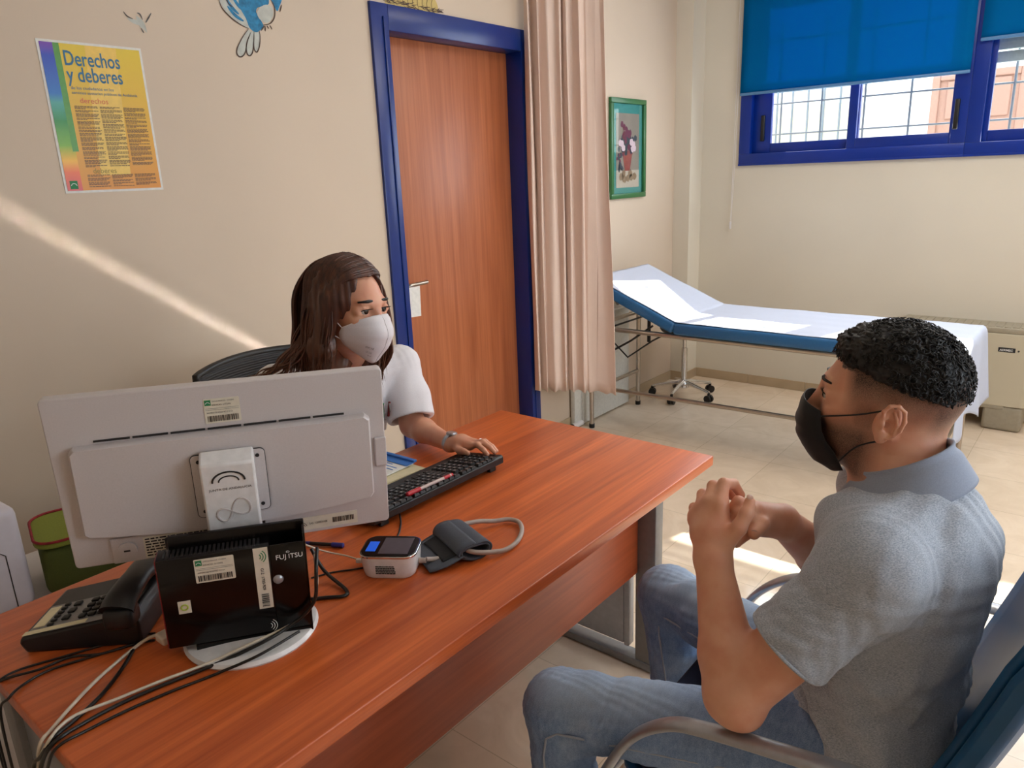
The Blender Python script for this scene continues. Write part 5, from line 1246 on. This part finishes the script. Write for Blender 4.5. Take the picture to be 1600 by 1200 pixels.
for S_, E_, f_ in ((LS, LE, .60), (RS, RE, .60)):
    S3, E3 = A3(S_), A3(E_); d = (E3-S3)/np.linalg.norm(E3-S3); h_ = S3+(E3-S3)*f_
    Gs = Grid(np.minimum(S3, E3)-.12, np.maximum(S3, E3)+.12, .0036); Gs.cone(S3-d*.0, E3, .0615, .066, 0)
    Gs.warp(lambda X, Y, Z: .0028*np.sin(60*((X-S3[0])*d[0]+(Y-S3[1])*d[1]+(Z-S3[2])*d[2])+5*np.sin(30*Z))*np.clip((((X-S3[0])*d[0]+(Y-S3[1])*d[1]+(Z-S3[2])*d[2])-.06)/.06, 0, 1)+.002*wob(X, Y, Z, 38, 5))
    Gs.plane(h_, d, k=.004); Gs.cone(h_-d*.03, E3+d*.05, .054, .054, 0, op='sub')
    # merge the sleeve grid into the shirt grid by sampling
    sl, PP = G.block(np.minimum(S3, E3)-.08, np.maximum(S3, E3)+.08, 0)
    ix = [np.clip(np.round((PP[i].ravel()-Gs.lo[i])/Gs.h).astype(int), 0, Gs.n[i]-1) for i in range(3)]
    # trilinear sampling
    fx = [np.clip((PP[i].ravel()-Gs.lo[i])/Gs.h, 0, Gs.n[i]-1.001) for i in range(3)]; i0 = [f.astype(int) for f in fx]; w_ = [(f-i_).astype(np.float32) for f, i_ in zip(fx, i0)]
    V = 0
    for a_ in (0, 1):
        for b_ in (0, 1):
            for c_ in (0, 1):
                wt = (w_[0] if a_ else 1-w_[0])[:, None, None]*(w_[1] if b_ else 1-w_[1])[None, :, None]*(w_[2] if c_ else 1-w_[2])[None, None, :]
                V = V+wt*Gs.D[np.ix_(i0[0]+a_, i0[1]+b_, i0[2]+c_)]
    E_old = G.D[sl]; kk = .045; G.D[sl] = np.minimum(E_old, V)-np.maximum(kk-np.abs(E_old-V), 0)**2/(4*kk)
    hem[S_] = (h_, d)
for S_, E_ in ((LS, LE), (RS, RE)):
    h_, d = hem[S_]; G.cone(h_+d*.004, A3(E_)+d*.06, .0535, .052, 0, op='sub')
G.plane((2.2, 1.2, .505), (.25, 0, -1), k=.004)
nk_a = neckb+np.array([-.012, 0, .055]); G.cone(neckb+[-.006, 0, -.01], nk_a+[0, 0, .06], .060, .074, .006, op='sub'); G.ell(neckb+[-.075, -.012, -.005], (.045, .03, .06), None, .01, 'sub')
sh_ = G.mesh('polo_shirt', 'jersey', man)
# shoulder and sleeve seams
def ringseam(c, d, r_, n=40, a0=0, a1=2*PI, sx=1):
    d = Vector(d).normalized(); e1 = d.orthogonal().normalized(); e2 = d.cross(e1); return [Vector(c)+(e1*math.cos(a0+(a1-a0)*k/n)+e2*math.sin(a0+(a1-a0)*k/n))*r_ for k in range(n)]
for S_, E_ in ((LS, LE), (RS, RE)):
    h_, d = hem[S_]; attach(MB().tube(ringseam(h_-d*.002, d, .0635), .0028, 6, closed=True, flat=(1, 1)).build('sleeve_hem', 'jersey', smooth=80), sh_)
# collar
def collar(u, v):                                                   # u runs round the neck, v folds over and down
    a = -PI*.84+1.68*PI*u; ca, sa = math.cos(a), math.sin(a)                    # a = 0 at the nape (+x)
    ft = (1-ca)/2; w = min(v/.3, 1); q = max(0, v-.3)/.7
    r_ = .0615+.0045*math.sin(PI*w/2)+.006*min(1, q*6)+q*(.030+.016*ft); z = .054+.018*ca-.030*ft+.010*math.sin(PI*w)-q*(.046+.020*ft)
    return (neckb[0]-.010+r_*ca, neckb[1]+r_*sa*1.02, neckb[2]+z)
cl_ = attach(MB().sheet(collar, 72, 18).build('collar', 'collar_knit', solid=.003, smooth=180), sh_)
def collar_in(u, v):
    a = -PI*.84+1.68*PI*u; ca, sa = math.cos(a), math.sin(a); r_ = .062; return (neckb[0]-.010+r_*ca, neckb[1]+r_*sa*1.02, neckb[2]+.054+.018*ca-.015*(1-ca)-.05*v)
attach(MB().sheet(collar_in, 60, 4).build('collar_band', 'collar_knit', solid=.002, smooth=60), cl_)
# jeans
G = Grid((1.64, .80, .06), (2.42, 1.54, .66), .0036)
G.ell((2.235, 1.18, .545), (.118, .166, .085), None, 0); G.cone((2.25, 1.12, .60), (2.25, 1.24, .60), .10, .10, .04)
for a_, b_, c_ in ((LH, LK, LA), (RH, RK, RA)):
    G.cone(a_, b_, .080, .067, .035); G.cone(b_, A3(b_)*.5+A3(c_)*.5, .064, .062, .02); G.cone(A3(b_)*.5+A3(c_)*.5, c_, .062, .054, .02)
def jf(X, Y, Z):
    e = 0
    for (kx, ky, kz) in (LK, RK):
        r_ = np.sqrt((X-kx)**2+(Y-ky)**2+(Z-kz)**2); e = e+.0042*np.sin(95*r_+4*np.sin(12*Y+9*Z))*np.exp(-((r_-.09)/.055)**2)*np.clip((X-kx+.02)/.06, 0, 1)
    hp_ = np.clip((X-2.02)/.1, 0, 1); return e+.003*hp_*np.sin(60*(X+.4*Z)+3*np.sin(20*Y))+.0018*wob(X, Y, Z, 42, 2)
G.warp(jf); G.plane((0, 0, .085), (0, 0, -1), k=.003); G.plane((2.2, 0, .635), (.2, 0, 1), k=.003)
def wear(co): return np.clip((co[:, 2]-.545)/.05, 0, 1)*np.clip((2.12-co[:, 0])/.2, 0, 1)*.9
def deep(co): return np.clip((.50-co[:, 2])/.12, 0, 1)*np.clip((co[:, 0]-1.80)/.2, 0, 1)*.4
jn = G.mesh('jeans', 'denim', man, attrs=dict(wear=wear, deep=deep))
for K_, H_, A_, s_ in ((LK, LH, LA, -1), (RK, RH, RA, -1)):
    H3, K3, A_3 = Vector(H_), Vector(K_), Vector(A_); P = []; n_ = Vector((0, s_, 0))
    for q in np.linspace(0, 1, 14): P.append(H3.lerp(K3, q)+n_*(.0825+(.0695-.0825)*q)+Vector((0, 0, -.006)))
    P[-1] += Vector((.018, 0, -.01))
    for q in np.linspace(.15, 1, 10): P.append(K3.lerp(A_3, q)+n_*(.0665-.009*q)+Vector((.004, 0, 0)))
    attach(MB().tube(P, .0022, 6).build('side_seam', 'stitch', smooth=80), jn)
for A_ in (LA, RA):
    x, y, z = A_; s_ = attach(MB().prism([(-.17, -.035), (-.13, -.046), (-.02, -.040), (.06, -.036), (.075, 0), (.06, .036), (-.02, .040), (-.13, .046), (-.17, .035), (-.185, 0)], 0, .028, lambda a_, b_, c_: (x+a_, y+b_, c_)).build('shoe_sole', 'sole', bevel=.004), man)
    G = Grid((x-.21, y-.07, .0), (x+.10, y+.07, .16), .004); G.ell((x-.10, y, .045), (.085, .042, .034), None, 0); G.ell((x+.01, y, .06), (.065, .038, .055), None, .03); G.cone((x, y, .07), (x, y, .12), .042, .042, .02); G.plane((0, 0, .026), (0, 0, -1)); G.plane((0, 0, .125), (0, 0, 1))
    o = G.mesh('shoe', 'shoe', man)
# ------------------------------------------------------------------ the seated woman
wom = empty('person', (.56, 1.28, 0), label='woman with long brown hair, white scrubs and white mask behind the desk', cat='person')
WH = np.array([.988, 1.150, 1.193]); WF = frame((.985, .10, -.10), -.06)
G = Grid((.36, .94, .02), (1.30, 1.62, 1.34), .0034)
T = head_sdf(G, WH, WF, wide=.93, fem=True)
wn = np.array([.875, 1.235, 1.035])
G.cone(T(-.03, 0, -.05), wn, .046, .050, .03); G.cone(T(.0, 0, -.075), wn+[.015, 0, 0], .036, .042, .02)
WLS, WRS, WLE, WRE, WLW, WRW = (.805, 1.462, .952), (.725, 1.085, .965), (.895, 1.415, .790), (.890, .975, .790), (1.088, 1.381, .779), (1.015, .965, .775)
G.cone(WLS, WRS, .046, .046, .03); G.cone(wn, (.79, 1.26, .97), .05, .06, .03); G.ell((.735, 1.275, .86), (.09, .14, .15), Matrix.Rotation(.35, 3, 'Y'), .05); G.ell((.62, 1.28, .68), (.09, .125, .14), Matrix.Rotation(.4, 3, 'Y'), .05); G.ell((.53, 1.28, .57), (.11, .15, .08), None, .04)
for S_, E_, W_ in ((WLS, WLE, WLW), (WRS, WRE, WRW)):
    G.cone(S_, E_, .044, .036, .03); m_ = A3(E_)*.7+A3(W_)*.3; G.cone(E_, m_, .034, .0355, .02); G.cone(m_, W_, .0355, .0215, .015)
# left hand resting on the far end of the keyboard
G.cone(WLW, (1.118, 1.388, .789), .021, .022, .01, sq=((0, 1, 0), 1.2)); G.cone((1.112, 1.379, .788), (1.160, 1.383, .789), .017, .0135, .01); G.cone((1.112, 1.393, .790), (1.158, 1.402, .789), .017, .0135, .01); G.cone((1.112, 1.400, .787), (1.153, 1.418, .783), .014, .012, .01)
WFING = dict(i=[(1.160, 1.380, .789), (1.190, 1.378, .800), (1.214, 1.376, .790), (1.228, 1.375, .781)], m=[(1.160, 1.395, .791), (1.193, 1.396, .803), (1.220, 1.396, .792), (1.236, 1.395, .782)],
    r=[(1.157, 1.409, .788), (1.188, 1.412, .798), (1.212, 1.414, .787), (1.226, 1.414, .777)], p=[(1.151, 1.421, .782), (1.177, 1.428, .787), (1.197, 1.434, .776), (1.208, 1.437, .766)], t=[(1.112, 1.374, .782), (1.140, 1.356, .780), (1.163, 1.352, .783), (1.177, 1.352, .781)])
radw = dict(i=(.0092, .0082, .0072, .006), m=(.0094, .0083, .0073, .006), r=(.009, .008, .007, .006), p=(.008, .0072, .0062, .0052), t=(.0125, .0100, .0088, .0074))
for k_, P in WFING.items(): G.chain(P, radw[k_], .006, .003)
G.cone(WRW, (1.050, .965, .772), .020, .020, .01, sq=((0, 1, 0), 1.2))
for j, y_ in enumerate((.942, .959, .975, .989)): G.chain([(1.065, y_, .772), (1.095, y_+.003, .780), (1.117, y_+.004, .776), (1.130, y_+.004, .770)], (.0092, .0082, .0072, .006), .006, .003)
G.chain([(1.035, .980, .770), (1.055, .998, .768), (1.075, 1.006, .766)], (.012, .0095, .0075), .006, .003)
for hy_, ky_ in ((1.20, 1.16), (1.36, 1.40)): G.cone((.55, hy_, .56), (.90, ky_, .55), .072, .05, .03); G.cone((.90, ky_, .55), (.86, ky_, .08), .046, .032, .02)
bw = G.mesh('body', 'skin_woman', wom, attrs=dict(stubble=lambda co: np.zeros(len(co))))
eyes(WH, WF, wom, look=(-.10, .02), lash=1.5)
Tw = lambda x, y, z: Vector(WH+WF @ np.array([x, y, z]))
# scrub top
G = Grid((.38, .92, .48), (1.02, 1.62, 1.10), .0038)
R1 = Matrix.Rotation(.35, 3, 'Y'); R2 = Matrix.Rotation(.4, 3, 'Y')
G.cone(WLS, WRS, .060, .060, 0); G.cone(wn+[-.02, 0, -.02], (.79, 1.26, .97), .068, .08, .03); G.ell((.745, 1.275, .86), (.110, .160, .155), R1, .05); G.ell((.64, 1.28, .69), (.115, .150, .16), R2, .05); G.ell((.54, 1.28, .57), (.13, .168, .09), None, .04)
G.warp(lambda X, Y, Z: .006*np.sin(42*(Z+.4*X)+5*np.sin(8*Y))*np.clip((.92-Z)/.1, 0, 1)+.0022*wob(X, Y, Z, 34, 2))
for S_, E_ in ((WLS, WLE), (WRS, WRE)):
    S3, E3 = A3(S_), A3(E_); d = (E3-S3)/np.linalg.norm(E3-S3); G.cone(S3, S3+(E3-S3)*.55, .060, .068, .02); G.cone(S3+(E3-S3)*.55, S3+(E3-S3)*.98, .068, .072, .01)
    h_ = S3+(E3-S3)*.90; lo_ = h_-.085; hi_ = h_+.085
    G.apply(lambda X, Y, Z: np.maximum(-((X-h_[0])*d[0]+(Y-h_[1])*d[1]+(Z-h_[2])*d[2]), np.sqrt((X-h_[0])**2+(Y-h_[1])**2+(Z-h_[2])**2)-.13), lo_-.06, hi_+.06, .003, 'sub', pad=.0)
    G.cone(h_-d*.06, h_+d*.10, .058, .060, 0, op='sub')
G.warp(lambda X, Y, Z: .0035*np.sin(75*(.7*Z-.6*Y+.3*X)+3*np.sin(25*X+14*Z))*np.clip((Y-1.38)/.04, 0, 1)*np.clip((.97-Z)/.06, 0, 1))
G.plane((0, 0, .50), (0, 0, -1))
G.cone(wn+[-.005, 0, .0], wn+[.03, -.02, .11], .052, .085, .004, op='sub'); G.cone(wn+[.03, 0, .02], wn+[-.01, .02, -.10], .045, .006, .006, op='sub')
sc = G.mesh('scrub_top', 'scrub', wom)
# V neck band, shoulder seam, chest pocket with pens
pk = MB().sheet(lambda u, v: (.842+.018*u-.040*(1-v)-.02*u*u, 1.305+.085*u, .765+.115*v+.004*math.sin(PI*u)), 10, 8).build('chest_pocket', 'scrub', solid=.002, smooth=60)
attach(pk, sc)
wt = MB().tube(ringseam((1.082, 1.383, .781), (.98, -.15, -.02), .0255, 28), .0062, 8, closed=True, flat=(.35, 1.2)).build('wristwatch', 'alu', smooth=70); attach(wt, wom)
attach(MB().lathe([(0, .004), (.014, .004), (.016, .0), (.015, -.003)], (1.084, 1.389, .808), 20, ax=(0, .15, 1)).build('watch_case', 'alu', smooth=60), wt)
attach(MB().tube(ringseam((1.176, 1.409, .7945), (.9, .1, .3), .0092, 20), .0013, 6, closed=True).build('finger_ring', 'chrome', smooth=80), wom)
MAT['trouser'] = fabric_mat('white trousers', (222, 220, 222), .9)
G = Grid((.38, 1.04, .06), (1.0, 1.52, .70), .005)
G.ell((.53, 1.28, .56), (.128, .166, .088), None, 0)
for hy_, ky_ in ((1.20, 1.16), (1.36, 1.40)): G.cone((.55, hy_, .56), (.90, ky_, .55), .086, .066, .03); G.cone((.90, ky_, .55), (.86, ky_, .09), .062, .058, .02)
G.plane((0, 0, .10), (0, 0, -1)); G.mesh('trousers', 'trouser', wom)
for ky_ in (1.16, 1.40):
    G = Grid((.80, ky_-.06, 0), (1.08, ky_+.06, .13), .005); G.ell((.96, ky_, .04), (.09, .042, .036), None, 0); G.ell((.865, ky_, .05), (.055, .038, .05), None, .03); G.plane((0, 0, .002), (0, 0, -1)); G.plane((0, 0, .10), (0, 0, 1)); G.mesh('shoe', 'sole', wom)
# pens in the pocket
for i_, (c_, m_, lab) in enumerate((((.858, 1.335), 'green_ink', 'green pen standing in the woman\'s chest pocket'), ((.862, 1.352), 'dark_red', 'dark red pen standing in the woman\'s chest pocket'))):
    e = empty('ballpoint_pen', (c_[0]-.012, c_[1], .80), label=lab, cat='pen')
    MB().cyl((.012, 0, .03), (.021, .004*(i_-.5), .075), .0038, n=8).build('barrel', m_, e, smooth=50); MB().rbox((.023, -.003, .045), (.0255, .001, .072), .0008).build('clip', 'chrome', e)
# hair mass
G = Grid(WH-[.24, .22, .30], WH+[.18, .20, .16], .0034)
Eh = lambda c, r, k, op='add': G.ell(Tw(*c), r, WF, k, op)
Eh((-.014, 0, .043), (.102, .082, .089), 0); Eh((-.052, 0, -.070), (.052, .074, .13), .04)
for s_ in (1, -1):
    G.cone(Tw(.000, s_*.072, .03), Tw(-.008, s_*.083, -.09), .016, .020, .03, sq=(WF[:, 0], 1.9)); G.cone(Tw(-.008, s_*.083, -.09), Tw(-.014, s_*.088, -.185), .020, .011, .02, sq=(WF[:, 0], 1.9))
G.cone(Tw(.130, 0, .030), Tw(.060, 0, .030), .060, .056, .004, op='sub', sq=(WF[:, 2], 1.12)); Eh((.100, 0, -.045), (.084, .061, .105), .006, 'sub'); Eh((.06, 0, -.13), (.080, .058, .07), .006, 'sub')
G.cone(Tw(-.02, .010, .150), Tw(.11, .010, .095), .005, .009, .01, op='sub')
G.warp(lambda X, Y, Z: .0022*np.sin(150*(X*.8-Y*.9)+4*np.sin(9*Z))+.0013*np.sin(260*(X+Y)+3*np.sin(14*Z)))
hw = G.mesh('hair', 'hair_brown', wom)
b = MB(); rnd = random.Random(11)
def strand(P, r0):
    P = smooth_path([Tw(*p) for p in P], 5); n = len(P); b.tube(P, [r0*(.55+.6*math.sin(PI*min(1, .15+i/n)))*(1 if i < n*.8 else max(.12, (n-i)/(n*.2))) for i in range(n)], 5, caps=False)
for k in range(520):
    s_ = rnd.choice((1, -1)); xr = rnd.uniform(-.095, .070); t_ = (xr+.014)/.102; ct = math.sqrt(max(0, 1-t_*t_)); j = rnd.gauss(0, .004)
    R0 = .001+rnd.uniform(0, .004); front = max(0, min(1, (xr-.0)/.07))
    top = (xr, .010, .043+.090*ct+R0); a1 = (xr-.008*front, s_*(.036+.006*front), .043+.080*max(ct, .35*front)+R0*.6)
    a15 = (xr*.9-.024*front, s_*.064, .043+.052*max(ct, .55*front)); a2 = (xr*.8-.030*front, s_*(.076+R0), .030)
    a3 = (xr*.55-.014+rnd.gauss(0, .005), s_*(.083+R0+j), -.04); a4 = (xr*.5-.014+rnd.gauss(0, .008), s_*(.088+j+rnd.uniform(0, .008)), -.11)
    L_ = rnd.uniform(-.235, -.165); a5 = (xr*.55-.016+rnd.gauss(0, .014), s_*(.090+j*2+rnd.uniform(-.012, .016)), L_)
    strand([top, a1, a15, a2, a3, a4, a5], rnd.uniform(.0018, .0038))
for k in range(170):
    yr = rnd.uniform(-.075, .075); R0 = rnd.uniform(.001, .006)
    strand([(-.03, yr*.3, .131), (-.08, yr*.7, .102), (-.112-R0, yr, .03), (-.112-R0, yr*1.05, -.06), (-.105-rnd.uniform(0, .02), yr*1.15, -.13), (-.105-rnd.uniform(-.02, .04), yr*1.25+rnd.gauss(0, .015), rnd.uniform(-.24, -.16))], rnd.uniform(.0022, .004))
for k in range(60):
    strand([(.035, .060, .085), (.040, .088, .03), (.030+rnd.gauss(0, .008), .100+rnd.uniform(0, .012), -.05), (.020+rnd.gauss(0, .010), .104+rnd.uniform(0, .016), -.12), (.004+rnd.gauss(0, .014), .100+rnd.gauss(0, .01), -rnd.uniform(.15, .215))], rnd.uniform(.0022, .0042))
for k in range(34):                                                    # loose ends flicking out over her right shoulder
    strand([(-.05, -.078, .0), (-.065+rnd.gauss(0, .01), -.096, -.08), (-.085+rnd.gauss(0, .012), -.108-rnd.uniform(0, .02), -.13), (-.12+rnd.gauss(0, .015), -.122-rnd.uniform(0, .025), -.165), (-.16+rnd.gauss(0, .02), -.13-rnd.uniform(0, .035), -.19)], rnd.uniform(.0012, .0026))
o = b.build('hair_strands', 'hair_brown', smooth=180, kind='stuff'); attach(o, hw)
# folded white mask
wrows = [(.108, .004, .078, .052, -.010), (.120, -.008, .064, .060, -.020), (.131, -.028, .044, .065, -.030), (.134, -.048, .036, .0665, -.045), (.126, -.070, .036, .064, -.060), (.112, -.092, .044, .055, -.076), (.098, -.112, .058, .040, -.092), (.090, -.121, .070, .02, -.108)]
def wmask(u, v):
    f_ = v*(len(wrows)-1); i = min(int(f_), len(wrows)-2); q = f_-i; xf, zf, xr, hw_, zr = [wrows[i][j]*(1-q)+wrows[i+1][j]*q for j in range(5)]
    c = 1-abs(u*2-1)**2.5; sg = 1 if u > .5 else -1; y = hw_*abs(u*2-1)**.85*sg
    return Tw(xr+(xf-xr)*c+.001*math.sin(v*22)*c, y, zr+(zf-zr)*c)
wm = attach(MB().sheet(wmask, 40, 30).build('face_mask', 'mask_white', solid=.0018, smooth=35), wom)
b = MB(); b.tube([wmask(.5, k/20)+Vector(WF @ np.array([.0012, 0, 0])) for k in range(1, 21)], .0009, 6); b.tube([wmask(k/30, .02) for k in range(31)], .0009, 6); attach(b.build('mask_fold', 'mask_white', smooth=80), wm)
def on_mask(u, v, o=.0022):
    p = wmask(u, v); du = wmask(min(u+.01, 1), v)-wmask(max(u-.01, 0), v); dv = wmask(u, min(v+.01, 1))-wmask(u, max(v-.01, 0)); n_ = du.cross(dv).normalized()
    if n_.dot(Vector(WF @ np.array([1, 0, 0]))) < 0: n_ = -n_
    return p+n_*o
b = MB(); text_mb('FFP2 NR', .055, lambda x, y: tuple(on_mask(.20+x*.55, .62-y*1.0+x*.1)), b); text_mb('CE 2163', .045, lambda x, y: tuple(on_mask(.21+x*.55, .70-y*1.0+x*.1)), b); text_mb('EN 149', .04, lambda x, y: tuple(on_mask(.24+x*.55, .77-y*1.0+x*.1)), b); attach(b.build('mask_print', 'grey_metal'), wm)
for s_ in (-1, 1):
    for v_, e in ((.30, (.004, s_*.078, .012)), (.58, (.002, s_*.076, -.040))):
        a = wmask(0 if s_ < 0 else 1, v_); attach(MB().tube(smooth_path([a, Vector(a).lerp(Tw(*e), .5)+Vector(WF @ np.array([0, s_*.003, 0])), Tw(*e)], 6), .0011, 6).build('ear_loop', 'mask_white', smooth=80), wm)
